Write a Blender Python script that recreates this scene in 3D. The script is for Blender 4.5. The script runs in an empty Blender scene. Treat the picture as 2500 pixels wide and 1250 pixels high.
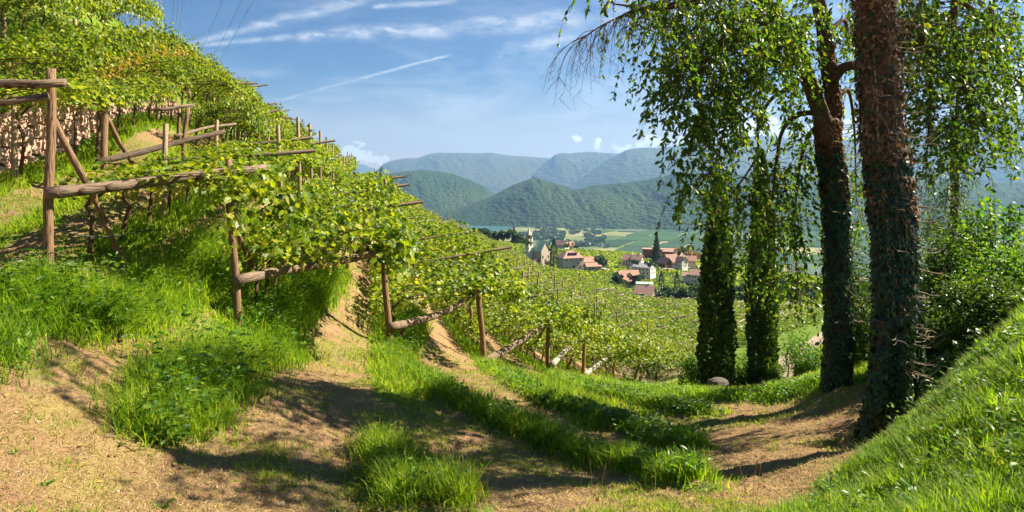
import bpy, math, random
import numpy as np
from mathutils import Vector

# ------------------------------------------------------------------ camera, world, sun
F, CX, H = 1500.0, 1250.0, 460.0          # focal length / axis column / horizon row, in photo pixels
sc = bpy.context.scene
cam_d = bpy.data.cameras.new("camera")
cam_d.sensor_width = 36.0
cam_d.lens = 36.0 * F / 2500.0
cam_d.shift_y = (H - 625.0) / 2500.0
cam_d.clip_start = 0.1
cam_d.clip_end = 80000.0
cam = bpy.data.objects.new("camera", cam_d)
cam.rotation_euler = (math.radians(90), 0, 0)
sc.collection.objects.link(cam)
sc.camera = cam

SUN_EL, SUN_AZ = math.radians(42), math.radians(75)     # azimuth clockwise from +Y
sun_d = bpy.data.lights.new("sun", 'SUN')
sun_d.energy = 5.0
sun_d.angle = math.radians(0.5)
sun_d.color = (1.0, 0.89, 0.70)
sun = bpy.data.objects.new("sun", sun_d)
sdir = Vector((math.sin(SUN_AZ) * math.cos(SUN_EL), math.cos(SUN_AZ) * math.cos(SUN_EL), math.sin(SUN_EL)))
sun.rotation_euler = sdir.to_track_quat('Z', 'Y').to_euler()
sc.collection.objects.link(sun)

sc.view_settings.view_transform = 'Standard'
sc.view_settings.look = 'None'
sc.view_settings.exposure = 1.9
sc.view_settings.gamma = 1.0
sc.view_settings.use_curve_mapping = False
sc.cycles.use_denoising = True
sc.cycles.max_bounces = 6
sc.cycles.diffuse_bounces = 3
sc.cycles.transmission_bounces = 4
sc.cycles.transparent_max_bounces = 8
sc.cycles.volume_bounces = 0
sc.cycles.use_adaptive_sampling = True
sc.cycles.adaptive_threshold = 0.02
sc.cycles.sample_clamp_indirect = 4.0

world = bpy.data.worlds.new("World")
sc.world = world
world.use_nodes = True
nt = world.node_tree
nt.nodes.clear()


class NG:
    """small helper for math node graphs"""
    def __init__(s, tree):
        s.t = tree
    def n(s, typ, **kw):
        nd = s.t.nodes.new(typ)
        for k, v in kw.items():
            setattr(nd, k, v)
        return nd
    def link(s, a, b):
        s.t.links.new(a, b)
    def val(s, sock, v):
        if isinstance(v, (int, float)):
            sock.default_value = v
        elif isinstance(v, tuple):
            sock.default_value = v
        else:
            s.link(v, sock)
    def m(s, op, a, b=None, c=None, clamp=False):
        nd = s.n('ShaderNodeMath', operation=op, use_clamp=clamp)
        s.val(nd.inputs[0], a)
        if b is not None: s.val(nd.inputs[1], b)
        if c is not None: s.val(nd.inputs[2], c)
        return nd.outputs[0]
    def noise(s, vec, scale, detail=4, rough=0.55, dist=0.0):
        nd = s.n('ShaderNodeTexNoise')
        nd.inputs['Scale'].default_value = scale
        nd.inputs['Detail'].default_value = detail
        nd.inputs['Roughness'].default_value = rough
        nd.inputs['Distortion'].default_value = dist
        if vec is not None: s.link(vec, nd.inputs['Vector'])
        return nd.outputs['Fac']
    def vec(s, x, y, z=0.0):
        nd = s.n('ShaderNodeCombineXYZ')
        s.val(nd.inputs[0], x); s.val(nd.inputs[1], y); s.val(nd.inputs[2], z)
        return nd.outputs[0]
    def mix(s, fac, a, b, typ='MIX'):
        nd = s.n('ShaderNodeMix', data_type='RGBA', blend_type=typ)
        s.val(nd.inputs[0], fac)
        s.val(nd.inputs[6], a if not (isinstance(a, tuple) and len(a) == 3) else a + (1,))
        s.val(nd.inputs[7], b if not (isinstance(b, tuple) and len(b) == 3) else b + (1,))
        return nd.outputs[2]
    def ramp(s, fac, stops):
        nd = s.n('ShaderNodeValToRGB')
        s.val(nd.inputs[0], fac)
        el = nd.color_ramp.elements
        while len(el) < len(stops): el.new(0.5)
        for e, (p, c) in zip(el, stops):
            e.position = p
            e.color = (c, c, c, 1) if isinstance(c, (int, float)) else (c[0], c[1], c[2], 1)
        return nd.outputs[0]
    def sstep(s, x, lo, hi):
        nd = s.n('ShaderNodeMapRange', interpolation_type='SMOOTHSTEP')
        s.val(nd.inputs[0], x)
        nd.inputs[1].default_value = lo; nd.inputs[2].default_value = hi
        nd.inputs[3].default_value = 0.0; nd.inputs[4].default_value = 1.0
        return nd.outputs[0]


g = NG(nt)
sky = g.n('ShaderNodeTexSky', sky_type='NISHITA')
sky.sun_disc = False
sky.sun_elevation = SUN_EL
sky.sun_rotation = SUN_AZ
sky.altitude = 500
sky.air_density = 1.0
sky.dust_density = 0.7
sky.ozone_density = 2.2
tc = g.n('ShaderNodeTexCoord')
sep = g.n('ShaderNodeSeparateXYZ')
g.link(tc.outputs['Generated'], sep.inputs[0])
yy = g.m('MAXIMUM', sep.outputs[1], 0.02)
U = g.m('DIVIDE', sep.outputs[0], yy)            # tangent-plane coordinates of the sky (a fixed direction each)
V = g.m('DIVIDE', sep.outputs[2], yy)
front = g.sstep(sep.outputs[1], 0.05, 0.3)
UV = g.vec(U, V, 0.0)
nbig = g.noise(UV, 7.0, 5, 0.6)
nfine = g.noise(g.vec(g.m('MULTIPLY', U, 1.0), g.m('MULTIPLY', V, 2.2), 0.3), 22.0, 6, 0.65, 0.3)
wob = g.m('MULTIPLY', g.m('SUBTRACT', g.noise(UV, 12.0, 6, 0.65), 0.5), 0.020)


def streak(p0, p1, w0, w1, amp, rough=1.0, fade=0.15):
    x0, y0 = (p0[0] - CX) / F, (H - p0[1]) / F
    x1, y1 = (p1[0] - CX) / F, (H - p1[1]) / F
    L = math.hypot(x1 - x0, y1 - y0)
    dx, dy = (x1 - x0) / L, (y1 - y0) / L
    ax = g.m('SUBTRACT', U, x0); ay = g.m('SUBTRACT', V, y0)
    t = g.m('DIVIDE', g.m('ADD', g.m('MULTIPLY', ax, dx), g.m('MULTIPLY', ay, dy)), L)
    d = g.m('ADD', g.m('SUBTRACT', g.m('MULTIPLY', ay, dx), g.m('MULTIPLY', ax, dy)), g.m('MULTIPLY', wob, rough))
    w = g.m('ADD', g.m('MULTIPLY', t, (w1 - w0) / F), w0 / F)
    w = g.m('MAXIMUM', w, 1.5 / F)
    q = g.m('DIVIDE', d, w)
    ex = g.m('EXPONENT', g.m('MULTIPLY', g.m('MULTIPLY', q, q), -1.0))
    ends = g.m('MULTIPLY', g.sstep(t, 0.0, fade * 0.3), g.m('SUBTRACT', 1.0, g.sstep(t, 1.0 - fade, 1.0)))
    return g.m('MULTIPLY', g.m('MULTIPLY', ex, ends), amp)


soft = None
tex = g.sstep(nfine, 0.34, 0.68)
tex2 = g.m('ADD', g.m('MULTIPLY', tex, 0.85), 0.15)
for (p0, p1, w0, w1, amp, r, f) in [
        ((425, 118), (700, 45), 4, 14, 0.75, 0.6, 0.1), ((660, 55), (940, -15), 14, 16, 0.6, 0.8, 0.3),
        ((430, 116), (730, 88), 5, 8, 0.7, 0.3, 0.1), ((700, 90), (1250, 60), 10, 26, 0.75, 1.5, 0.3),
        ((1000, 72), (1520, 40), 18, 34, 0.6, 2.0, 0.3), ((690, 244), (860, 197), 3, 4, 0.6, 0.3, 0.05),
        ((850, 200), (1110, 130), 4, 3, 0.7, 0.4, 0.1), ((640, 245), (950, 232), 3, 4, 0.28, 0.3, 0.3),
        ((900, 18), (1140, 0), 6, 9, 0.55, 0.6, 0.3), ((1215, 145), (1260, 95), 8, 20, 0.35, 1.0, 0.4),
        ((1220, 118), (1460, 92), 14, 22, 0.6, 1.4, 0.3), ((960, 222), (1340, 208), 5, 7, 0.28, 0.6, 0.3),
        ((1200, 290), (1480, 285), 8, 14, 0.38, 1.0, 0.3), ((680, 275), (960, 330), 14, 26, 0.30, 1.5, 0.3),
        ((880, 330), (1450, 350), 10, 24, 0.30, 1.5, 0.3), ((1350, 320), (1600, 300), 8, 14, 0.3, 0.8, 0.3),
        ((1440, 250), (1700, 225), 3, 4, 0.3, 0.4, 0.2), ((1180, 200), (1700, 60), 60, 130, 0.22, 3.0, 0.3),
        ((1400, 30), (2600, 60), 60, 200, 0.45, 3.0, 0.3), ((2400, 210), (2620, 230), 30, 70, 0.95, 3.0, 0.05)]:
    s_ = streak(p0, p1, w0, w1, amp, r, f)
    soft = s_ if soft is None else g.m('MAXIMUM', soft, s_)
soft = g.m('MULTIPLY', soft, tex2)
# cumulus heads low over the mountains
hard = None
ncum = g.noise(g.vec(U, g.m('MULTIPLY', V, 1.3), 1.7), 62.0, 6, 0.62)
for (cx, cy, rx, ry) in [(865, 378, 30, 26), (898, 384, 36, 15), (945, 386, 15, 9), (1410, 337, 13, 7), (1459, 350, 12, 26),
                         (1520, 362, 24, 10), (1600, 352, 50, 20), (1690, 330, 40, 14), (1850, 318, 80, 36), (2480, 225, 60, 50),
                         (2020, 320, 60, 40)]:
    ex = g.m('DIVIDE', g.m('SUBTRACT', U, (cx - CX) / F), rx / F)
    ey = g.m('DIVIDE', g.m('SUBTRACT', V, (H - cy) / F), ry / F)
    r2 = g.m('SQRT', g.m('ADD', g.m('MULTIPLY', ex, ex), g.m('MULTIPLY', ey, ey)))
    e = g.m('SUBTRACT', 1.25, r2)
    hard = e if hard is None else g.m('MAXIMUM', hard, e)
hard = g.sstep(g.m('ADD', hard, g.m('MULTIPLY', g.m('SUBTRACT', ncum, 0.5), 4.2)), 0.2, 0.6)
veil = g.m('MULTIPLY', g.m('MULTIPLY', g.sstep(g.noise(g.vec(g.m('MULTIPLY', U, 0.28), V, 4.0), 11.0, 7, 0.66, 0.6), 0.42, 0.72),
                           g.m('SUBTRACT', 1.0, g.sstep(V, 0.1, 0.42))), 0.5)
cl = g.m('MAXIMUM', soft, veil)
cl = g.m('MULTIPLY', g.m('MINIMUM', cl, 1.0), front)
hz = g.m('MULTIPLY', g.m('SUBTRACT', 1.0, g.sstep(V, -0.1, 0.3)), 0.75)
skyc = g.mix(g.m('MULTIPLY', hz, 1.0), sky.outputs[0], (8.4, 7.2, 5.4))
skyc = g.mix(1.0, skyc, g.mix(g.sstep(V, -0.02, 0.20), (1.3, .88, .52), (.12, .29, .46)), 'MULTIPLY')
SKYC = g.mix(cl, skyc, (5.6, 5.7, 5.8))
SKYC = g.mix(g.m('MULTIPLY', g.m('MULTIPLY', hard, 0.85), front), SKYC, (11.5, 10.6, 9.2))
bg = g.n('ShaderNodeBackground')
g.link(SKYC, bg.inputs[0])
bg.inputs[1].default_value = 0.055
out = g.n('ShaderNodeOutputWorld')
g.link(bg.outputs[0], out.inputs[0])

# ------------------------------------------------------------------ numeric helpers
rng = np.random.default_rng(7)
random.seed(7)


def hash2(ix, iy, seed):
    h = (ix.astype(np.int64) * 374761393 + iy.astype(np.int64) * 668265263 + seed * 1442695041) & 0x7fffffff
    h = ((h ^ (h >> 13)) * 1274126177) & 0x7fffffff
    return ((h ^ (h >> 16)) & 0xffff) / 65535.0


def vnoise(x, y, seed=0):
    x = np.asarray(x, float); y = np.asarray(y, float)
    ix, iy = np.floor(x), np.floor(y)
    fx, fy = x - ix, y - iy
    fx = fx * fx * (3 - 2 * fx); fy = fy * fy * (3 - 2 * fy)
    a = hash2(ix, iy, seed); b = hash2(ix + 1, iy, seed)
    c = hash2(ix, iy + 1, seed); d = hash2(ix + 1, iy + 1, seed)
    return (a * (1 - fx) + b * fx) * (1 - fy) + (c * (1 - fx) + d * fx) * fy


def fbm(x, y, seed=0, octs=4, gain=0.5):
    s = 0; a = 1; t = 0
    for o in range(octs):
        s = s + a * vnoise(x * 2 ** o, y * 2 ** o, seed + o * 17); t += a; a *= gain
    return s / t


def smooth(x, lo, hi):
    t = np.clip((np.asarray(x, float) - lo) / (hi - lo), 0, 1)
    return t * t * (3 - 2 * t)


def P(px, py, Y):
    """a point of the place that stands at depth Y in the direction of photo pixel px, py"""
    return np.array([(px - CX) / F * Y, Y, -(py - H) / F * Y])


# ------------------------------------------------------------------ terrain
CTRL = [  # px, py, depth: measured spots of the ground
    (60, 1230, 4.3), (300, 1230, 4.9), (600, 1220, 5.4), (900, 1230, 6.0), (1200, 1230, 6.1), (1500, 1230, 5.9), (1800, 1235, 5.6),
    (0, 1000, 5.6), (0, 800, 7.2), (300, 900, 7.6), (500, 1000, 7.4), (700, 1000, 8.0), (1000, 1100, 7.8), (1000, 980, 10.0),
    (1250, 1050, 9.6), (1250, 950, 13.0), (1500, 1100, 9.4), (1500, 1000, 13.0), (1700, 1130, 8.6), (1800, 1020, 11.5),
    (1650, 950, 20.0), (1900, 1080, 9.2), (1950, 990, 12.2),
    (110, 665, 8.8), (583, 800, 11.0), (952, 860, 16.5), (1182, 888, 22.0), (1338, 908, 27.0), (1425, 922, 32.0), (1497, 936, 38.0),
    (1560, 938, 42.0), (1600, 940, 44.0), (1660, 930, 40.0), (400, 690, 10.6), (720, 820, 13.0),
    (2000, 1240, 5.7), (2095, 1135, 6.6), (2200, 1035, 7.2), (2330, 935, 7.6), (2480, 765, 9.0), (2300, 1130, 5.0), (2480, 985, 5.2),
    (2450, 1200, 3.8), (2200, 1220, 4.6), (2120, 1095, 8.3), (2240, 985, 9.0), (2000, 1100, 8.4), (2040, 938, 12.0), (2150, 905, 13.0),
    (1745, 948, 28.0), (1860, 945, 28.0), (1925, 940, 26.0), (1900, 905, 34.0), (1950, 860, 46.0), (2010, 822, 62.0),
    (2350, 870, 11.0), (2480, 730, 13.0), (2480, 715, 22.0), (2300, 770, 20.0), (2200, 790, 30.0), (2650, 700, 10.0), (2650, 690, 20.0), (2500, 740, 60.0), (2500, 740, 150.0), (2300, 770, 80.0), (2100, 800, 40.0),
    # terraces up the left hillside
    (0, 620, 9.8), (0, 470, 12.5), (0, 425, 14.2), (250, 470, 14.0), (250, 420, 17.0), (540, 405, 25.0), (440, 408, 18.0),
    (0, 290, 16.5), (300, 300, 20.0), (540, 320, 28.0), (0, 150, 19.5), (0, 60, 22.0), (0, -40, 26.0), (150, -20, 30.0),
    (310, 84, 34.0), (440, 182, 42.0), (530, 250, 48.0), (600, 305, 55.0), (700, 356, 65.0), (800, 404, 80.0),
    (870, 435, 95.0), (960, 496, 105.0), (1050, 549, 115.0), (1130, 587, 130.0), (1200, 612, 150.0), (1290, 655, 165.0),
    (460, 262, 30.0), (400, 250, 27.0), (550, 305, 37.0), (560, 335, 31.0), (640, 352, 39.0),
    (310, 170, 50.0), (440, 250, 62.0), (600, 370, 80.0), (700, 420, 95.0), (870, 485, 130.0), (1050, 590, 150.0), (1200, 640, 190.0),
    (-400, -100, 30.0), (-400, 500, 10.0), (-400, 900, 5.0),
    (668, 500, 22.0), (700, 470, 32.0), (830, 560, 28.0), (900, 640, 26.0), (1000, 700, 36.0), (1060, 770, 30.0),
    (1150, 800, 34.0), (1200, 720, 60.0), (1300, 770, 55.0), (1380, 800, 52.0), (1100, 640, 75.0), (950, 540, 70.0), (800, 470, 55.0),
    # field below
    (1650, 885, 48.0), (1480, 830, 62.0), (1380, 760, 80.0), (1310, 690, 120.0), (1400, 690, 140.0), (1500, 735, 140.0),
    (1600, 750, 150.0), (1720, 755, 150.0), (1720, 860, 60.0), (1850, 800, 90.0), (2000, 770, 120.0), (1600, 800, 90.0),
    (1500, 760, 200.0), (1600, 765, 210.0), (1800, 760, 220.0), (1350, 690, 240.0),
    # the knoll of the hamlet
    (1250, 604, 560.0), (1330, 648, 500.0), (1400, 655, 470.0), (1450, 656, 460.0), (1530, 695, 380.0), (1580, 732, 320.0),
    (1450, 700, 330.0), (1520, 728, 300.0),
    (1560, 648, 450.0), (1620, 640, 500.0), (1660, 652, 460.0), (1700, 692, 400.0), (1560, 670, 420.0), (1380, 608, 640.0),
    (1500, 618, 620.0), (1750, 650, 560.0), (1900, 700, 420.0), (2100, 720, 420.0), (2300, 700, 420.0), (1720, 730, 330.0),
    (1230, 592, 640.0), (1100, 575, 640.0), (900, 540, 640.0), (600, 500, 640.0), (0, 500, 640.0), (2500, 700, 600.0),
]
EXTRA = [(0, 0, -1.75), (-3, 0.5, -1.3), (3, 0.5, -1.1), (0, 2, -1.95), (2, 2, -1.55), (-2, 2, -1.75), (-6, 3, -0.6), (5, 2, -0.3),
         (0, 4.0, -2.35), (9, 4, 0.6), (-12, 6, 1.5)]
EXTRA += [(-15.7, 23.8, 4.05), (-14.2, 27.9, 2.23), (-12.9, 29.3, 1.41), (-16.6, 27.7, 3.9), (-15.1, 31.8, 2.17), (-17.5, 31.6, 3.73), (-16, 35.7, 2.23), (-18.4, 35.5, 3.59), (-16.9, 39.6, 2.29), (-15.6, 41, 1.63), (-19.3, 39.4, 3.51), (-17.8, 43.5, 2.35), (-18.7, 47.4, 2.43), (-19.6, 51.3, 2.51), (-20.5, 55.2, 2.6), (-16.9, 75.5, -2.79), (-17.7, 79.4, -2.73), (-21.2, 81.7, -0.17), (-15.3, 84.9, -4.84), (-19.5, 87.2, -2.59), (-22.9, 89.5, -0.01), (-17.1, 92.7, -4.7), (-23.8, 93.4, 0.07), (-18, 96.6, -4.64), (-11.3, 98.8, -8.6), (-18.9, 100.5, -4.58), (-12.2, 102.7, -8.64), (-16.5, 105.5, -6.58), (-17.4, 109.4, -6.56), (-14.9, 114.4, -8.57), (-1.7, 137.6, -17.31), (-3.5, 145.4, -17.04)]


def feat(x, y):
    q = y + 3.0
    return np.stack([x / q * 2.2, np.log(q)], -1)


_pts = np.array([P(*c) for c in CTRL] + [list(e) for e in EXTRA], float)
_f = feat(_pts[:, 0], _pts[:, 1])
_w = _pts[:, 2] / (_pts[:, 1] + 3.0)


def _kern(r2):
    return 0.5 * r2 * np.log(r2 + 1e-12)


def _solve():
    n = len(_f)
    d = ((_f[:, None] - _f[None]) ** 2).sum(-1)
    K = _kern(d) + np.eye(n) * 0.004
    Q = np.hstack([np.ones((n, 1)), _f])
    A = np.block([[K, Q], [Q.T, np.zeros((3, 3))]])
    s = np.linalg.solve(A, np.concatenate([_w, np.zeros(3)]))
    return s[:n], s[n:]


_c, _l = _solve()


def G0(x, y):
    x = np.asarray(x, float); y = np.maximum(np.asarray(y, float), -1.5)
    shp = x.shape
    ff = feat(x, y).reshape(-1, 2)
    o = np.empty(len(ff))
    for i in range(0, len(ff), 40000):
        q = ff[i:i + 40000]
        d = ((q[:, None, 0] - _f[None, :, 0]) ** 2 + (q[:, None, 1] - _f[None, :, 1]) ** 2)
        o[i:i + 40000] = _kern(d) @ _c + _l[0] + q @ _l[1:]
    z = o.reshape(shp) * (y + 3.0)
    return z - smooth(y, 660, 980) * 260


# a cached grid of the ground so that scattering is quick
NA, NB = 520, 820
_av = np.linspace(-1.45, 1.45, NA)
_bv = np.linspace(math.log(1.6), math.log(1000.0), NB)
_A, _B = np.meshgrid(_av, _bv)
_Yg = np.exp(_B) - 3.0
_Xg = _A * (_Yg + 3.0)
_Zs = G0(_Xg[::4, ::4], _Yg[::4, ::4]) if False else G0(_Xg, _Yg)
_mic = (fbm(_Xg * 1.3, _Yg * 1.3, 5, 4) - 0.5) * 0.16 * smooth(70 - _Yg, 0, 40) + (fbm(_Xg * 5, _Yg * 5, 9, 4, .65) - 0.5) * 0.10 * smooth(25 - _Yg, 0, 12)
_Zg = _Zs + _mic


def G(x, y):
    x = np.asarray(x, float); y = np.asarray(y, float)
    yc = np.clip(y, _Yg[0, 0] + 1e-4, 996.0)
    a = (x / (yc + 3.0) - _av[0]) / (_av[1] - _av[0])
    b = (np.log(yc + 3.0) - _bv[0]) / (_bv[1] - _bv[0])
    a = np.clip(a, 0, NA - 1.001); b = np.clip(b, 0, NB - 1.001)
    i = a.astype(int); j = b.astype(int); fa = a - i; fb = b - j
    return (_Zg[j, i] * (1 - fa) * (1 - fb) + _Zg[j, i + 1] * fa * (1 - fb) + _Zg[j + 1, i] * (1 - fa) * fb + _Zg[j + 1, i + 1] * fa * fb)


def hit(px, py, y0=1.0, y1=900.0):
    """where the direction of a photo pixel meets the ground"""
    Y = np.exp(np.linspace(math.log(y0), math.log(y1), 1500))
    x = (px - CX) / F * Y; z = -(py - H) / F * Y
    below = z < G(x, Y)
    k = int(np.argmax(below)) if below.any() else len(Y) - 1
    k = max(k, 1)
    return np.array([x[k], Y[k], G(x[k], Y[k])])


# ------------------------------------------------------------------ mesh helpers
COL = sc.collection


def tag(o, label=None, cat=None, group=None, kind=None):
    if label: o["label"] = label
    if cat: o["category"] = cat
    if group: o["group"] = group
    if kind: o["kind"] = kind
    return o


def raw_mesh(name, V, loops, starts, totals, attrs=None, smooth_=False):
    me = bpy.data.meshes.new(name)
    V = np.asarray(V, np.float32)
    me.vertices.add(len(V)); me.vertices.foreach_set("co", V.ravel())
    me.loops.add(len(loops)); me.loops.foreach_set("vertex_index", np.asarray(loops, np.int32))
    me.polygons.add(len(starts))
    me.polygons.foreach_set("loop_start", np.asarray(starts, np.int32))
    me.polygons.foreach_set("loop_total", np.asarray(totals, np.int32))
    if attrs:
        for k, a in attrs.items():
            at = me.attributes.new(k, 'FLOAT', 'POINT')
            at.data.foreach_set("value", np.asarray(a, np.float32))
    me.polygons.foreach_set("use_smooth", np.full(len(starts), bool(smooth_)))
    me.update(calc_edges=True)
    return me


def grid_mesh(name, X, Y, Z, attrs=None):
    r, c = X.shape
    idx = np.arange(r * c).reshape(r, c)
    q = np.stack([idx[:-1, :-1], idx[:-1, 1:], idx[1:, 1:], idx[1:, :-1]], -1).reshape(-1, 4)
    V = np.stack([X, Y, Z], -1).reshape(-1, 3)
    n = len(q)
    return raw_mesh(name, V, q.ravel(), np.arange(n) * 4, np.full(n, 4), {k: a.ravel() for k, a in (attrs or {}).items()}, True)


def obj(name, me, mat=None, parent=None, loc=None):
    if mat is not None and len(me.materials) == 0: me.materials.append(mat)
    o = bpy.data.objects.new(name, me)
    COL.objects.link(o)
    if parent is not None: o.parent = parent
    if loc is not None: o.location = tuple(float(v) for v in loc)
    return o


def empty(name, loc=(0, 0, 0), rz=0.0, label=None, cat=None, group=None):
    o = bpy.data.objects.new(name, None)
    o.empty_display_size = 0.3
    o.location = tuple(float(v) for v in loc); o.rotation_euler = (0, 0, rz)
    COL.objects.link(o)
    return tag(o, label, cat, group)


def copy_tree(o, parent=None):
    c = o.copy(); COL.objects.link(c)
    if parent is not None: c.parent = parent
    for ch in list(o.children): copy_tree(ch, c)
    return c


class MB:
    """collects polygons, then links them as one mesh"""
    def __init__(s):
        s.v = []; s.l = []; s.t = []; s.n = 0; s.r = []
    def add(s, V, faces, rnd=0.5):
        V = np.asarray(V, float)
        s.v.append(V)
        for f in faces:
            s.l.extend([i + s.n for i in f]); s.t.append(len(f))
        s.r.append(np.full(len(V), rnd)); s.n += len(V)
    def box(s, c, size, rz=0.0, rnd=0.5, tilt=None, jit=0.0):
        h = np.array(size) / 2
        V = np.array([[x, y, z] for x in (-1, 1) for y in (-1, 1) for z in (-1, 1)], float) * h
        if jit: V = V + rng.uniform(-jit, jit, V.shape)
        if tilt is not None:
            ca, sa = math.cos(tilt), math.sin(tilt)
            V = np.stack([V[:, 0] * ca - V[:, 2] * sa, V[:, 1], V[:, 0] * sa + V[:, 2] * ca], -1)
        ca, sa = math.cos(rz), math.sin(rz)
        V = np.stack([V[:, 0] * ca - V[:, 1] * sa, V[:, 0] * sa + V[:, 1] * ca, V[:, 2]], -1) + np.array(c)
        s.add(V, [(0, 1, 3, 2), (4, 6, 7, 5), (0, 4, 5, 1), (2, 3, 7, 6), (0, 2, 6, 4), (1, 5, 7, 3)], rnd)
        return s
    def tube(s, pts, rad, n=8, rough=0.0, cap=True, rnd=0.5, squash=1.0):
        pts = np.asarray(pts, float); m = len(pts)
        rad = np.interp(np.linspace(0, 1, m), np.linspace(0, 1, len(np.atleast_1d(rad))), np.atleast_1d(rad)) if len(np.atleast_1d(rad)) != m else np.asarray(rad, float)
        T = np.gradient(pts, axis=0); T /= np.linalg.norm(T, axis=1, keepdims=True) + 1e-9
        up = np.array([0, 0, 1.0]) if abs(T[0][2]) < 0.9 else np.array([0, 1.0, 0])
        rings = []
        N = np.cross(T[0], up); N /= np.linalg.norm(N)
        th = np.linspace(0, 2 * math.pi, n, endpoint=False)
        for i in range(m):
            N = N - T[i] * N.dot(T[i]); N /= np.linalg.norm(N) + 1e-9
            B = np.cross(T[i], N)
            rr = rad[i] * (1 + (rng.uniform(-rough, rough, n) if rough else 0))
            rings.append(pts[i] + (np.cos(th) * rr)[:, None] * N + (np.sin(th) * rr * squash)[:, None] * B)
        V = np.concatenate(rings)
        f = []
        for i in range(m - 1):
            for k in range(n):
                k2 = (k + 1) % n
                f.append((i * n + k, i * n + k2, (i + 1) * n + k2, (i + 1) * n + k))
        if cap:
            f.append(tuple(range(n - 1, -1, -1))); f.append(tuple((m - 1) * n + k for k in range(n)))
        s.add(V, f, rnd)
        return s
    def mesh(s, name, smooth_=False):
        t = np.array(s.t); st = np.concatenate([[0], np.cumsum(t)[:-1]])
        return raw_mesh(name, np.concatenate(s.v), s.l, st, t, {"rnd": np.concatenate(s.r)}, smooth_)
    def build(s, name, mat, parent=None, smooth_=False, loc=None):
        return obj(name, s.mesh(name, smooth_), mat, parent, loc)


def spline(pts, n=24):
    """Catmull-Rom through the points"""
    p = np.asarray(pts, float)
    if len(p) < 3:
        return np.array([p[0] + (p[-1] - p[0]) * t for t in np.linspace(0, 1, n)])
    q = np.vstack([2 * p[0] - p[1], p, 2 * p[-1] - p[-2]])
    out_ = []
    seg = len(p) - 1
    for t in np.linspace(0, seg - 1e-6, n):
        i = int(t); u = t - i
        a, b, c, d = q[i], q[i + 1], q[i + 2], q[i + 3]
        out_.append(0.5 * ((2 * b) + (-a + c) * u + (2 * a - 5 * b + 4 * c - d) * u * u + (-a + 3 * b - 3 * c + d) * u ** 3))
    return np.array(out_)


def rot_mats(dirn, roll):
    """frames whose +X axis is dirn, turned by roll about it"""
    d = dirn / (np.linalg.norm(dirn, axis=1, keepdims=True) + 1e-9)
    up = np.tile(np.array([0, 0, 1.0]), (len(d), 1))
    up[np.abs(d[:, 2]) > 0.95] = (0, 1.0, 0)
    s_ = np.cross(up, d); s_ /= np.linalg.norm(s_, axis=1, keepdims=True) + 1e-9
    n_ = np.cross(d, s_)
    c, s2 = np.cos(roll)[:, None], np.sin(roll)[:, None]
    a = s_ * c + n_ * s2
    b = -s_ * s2 + n_ * c
    return np.stack([d, a, b], -1)


def scatter(tv, tf, pos, R, scale, rnd):
    """copies of a small template: verts (k,3), faces of equal size; returns arrays"""
    tv = np.asarray(tv, float); tf = np.asarray(tf, int)
    n, k = len(pos), len(tv)
    sc_ = scale if np.ndim(scale) == 2 else np.repeat(np.asarray(scale)[:, None], 3, 1)
    V = np.einsum('nij,nkj->nki', R, tv[None] * sc_[:, None, :]) + pos[:, None]
    L = (tf[None] + (np.arange(n) * k)[:, None, None]).reshape(-1)
    return V.reshape(-1, 3), L, tf.shape[1], np.repeat(rnd, k)


def scat_mesh(name, parts, smooth_=False):
    V = []; L = []; T = []; Rn = []; off = 0
    for (v, l, m, r) in parts:
        if len(v) == 0: continue
        V.append(v); L.append(l + off); T.append(np.full(len(l) // m, m)); Rn.append(r); off += len(v)
    T = np.concatenate(T); st = np.concatenate([[0], np.cumsum(T)[:-1]])
    return raw_mesh(name, np.concatenate(V), np.concatenate(L), st, T, {"rnd": np.concatenate(Rn)}, smooth_)


# templates (x = along the blade, y = across, z = normal)
T_LEAF2 = ([[0, 0, 0], [.5, -.42, .10], [1, 0, -.06], [.5, .42, .10]], [[0, 1, 2], [0, 2, 3]])      # folded rhomb
T_OVAL = ([[0, 0, 0], [.3, -.24, .05], [.72, -.2, .03], [1, 0, -.1], [.72, .2, .03], [.3, .24, .05], [.5, 0, -.05]],
          [[0, 1, 6], [1, 2, 6], [2, 3, 6], [3, 4, 6], [4, 5, 6], [5, 0, 6]])
_vl = [(0.0, 0), (-.12, -.30), (.10, -.42), (.30, -.36), (.42, -.52), (.66, -.40), (.74, -.20), (1.02, 0), (.74, .20), (.66, .40), (.42, .52), (.30, .36), (.10, .42), (-.12, .30)]
T_VINE = ([[x, y, 0.10 * abs(y) - 0.12 * max(0, x - .4)] for x, y in _vl] + [[.36, 0, -.05]],
          [[i, (i + 1) % 14, 14] for i in range(14)])
T_IVY = ([[0, 0, 0], [-.12, -.38, .04], [.30, -.46, .05], [.5, -.2, .03], [1, 0, -.08], [.5, .2, .03], [.30, .46, .05], [-.12, .38, .04]],
         [[0, 1, 2], [0, 2, 3], [0, 3, 4], [0, 4, 5], [0, 5, 6], [0, 6, 7]])
T_QUAD = ([[-.5, -.4, 0], [.5, -.4, .1], [.5, .4, 0], [-.5, .4, .1]], [[0, 1, 2, 3]])


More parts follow.
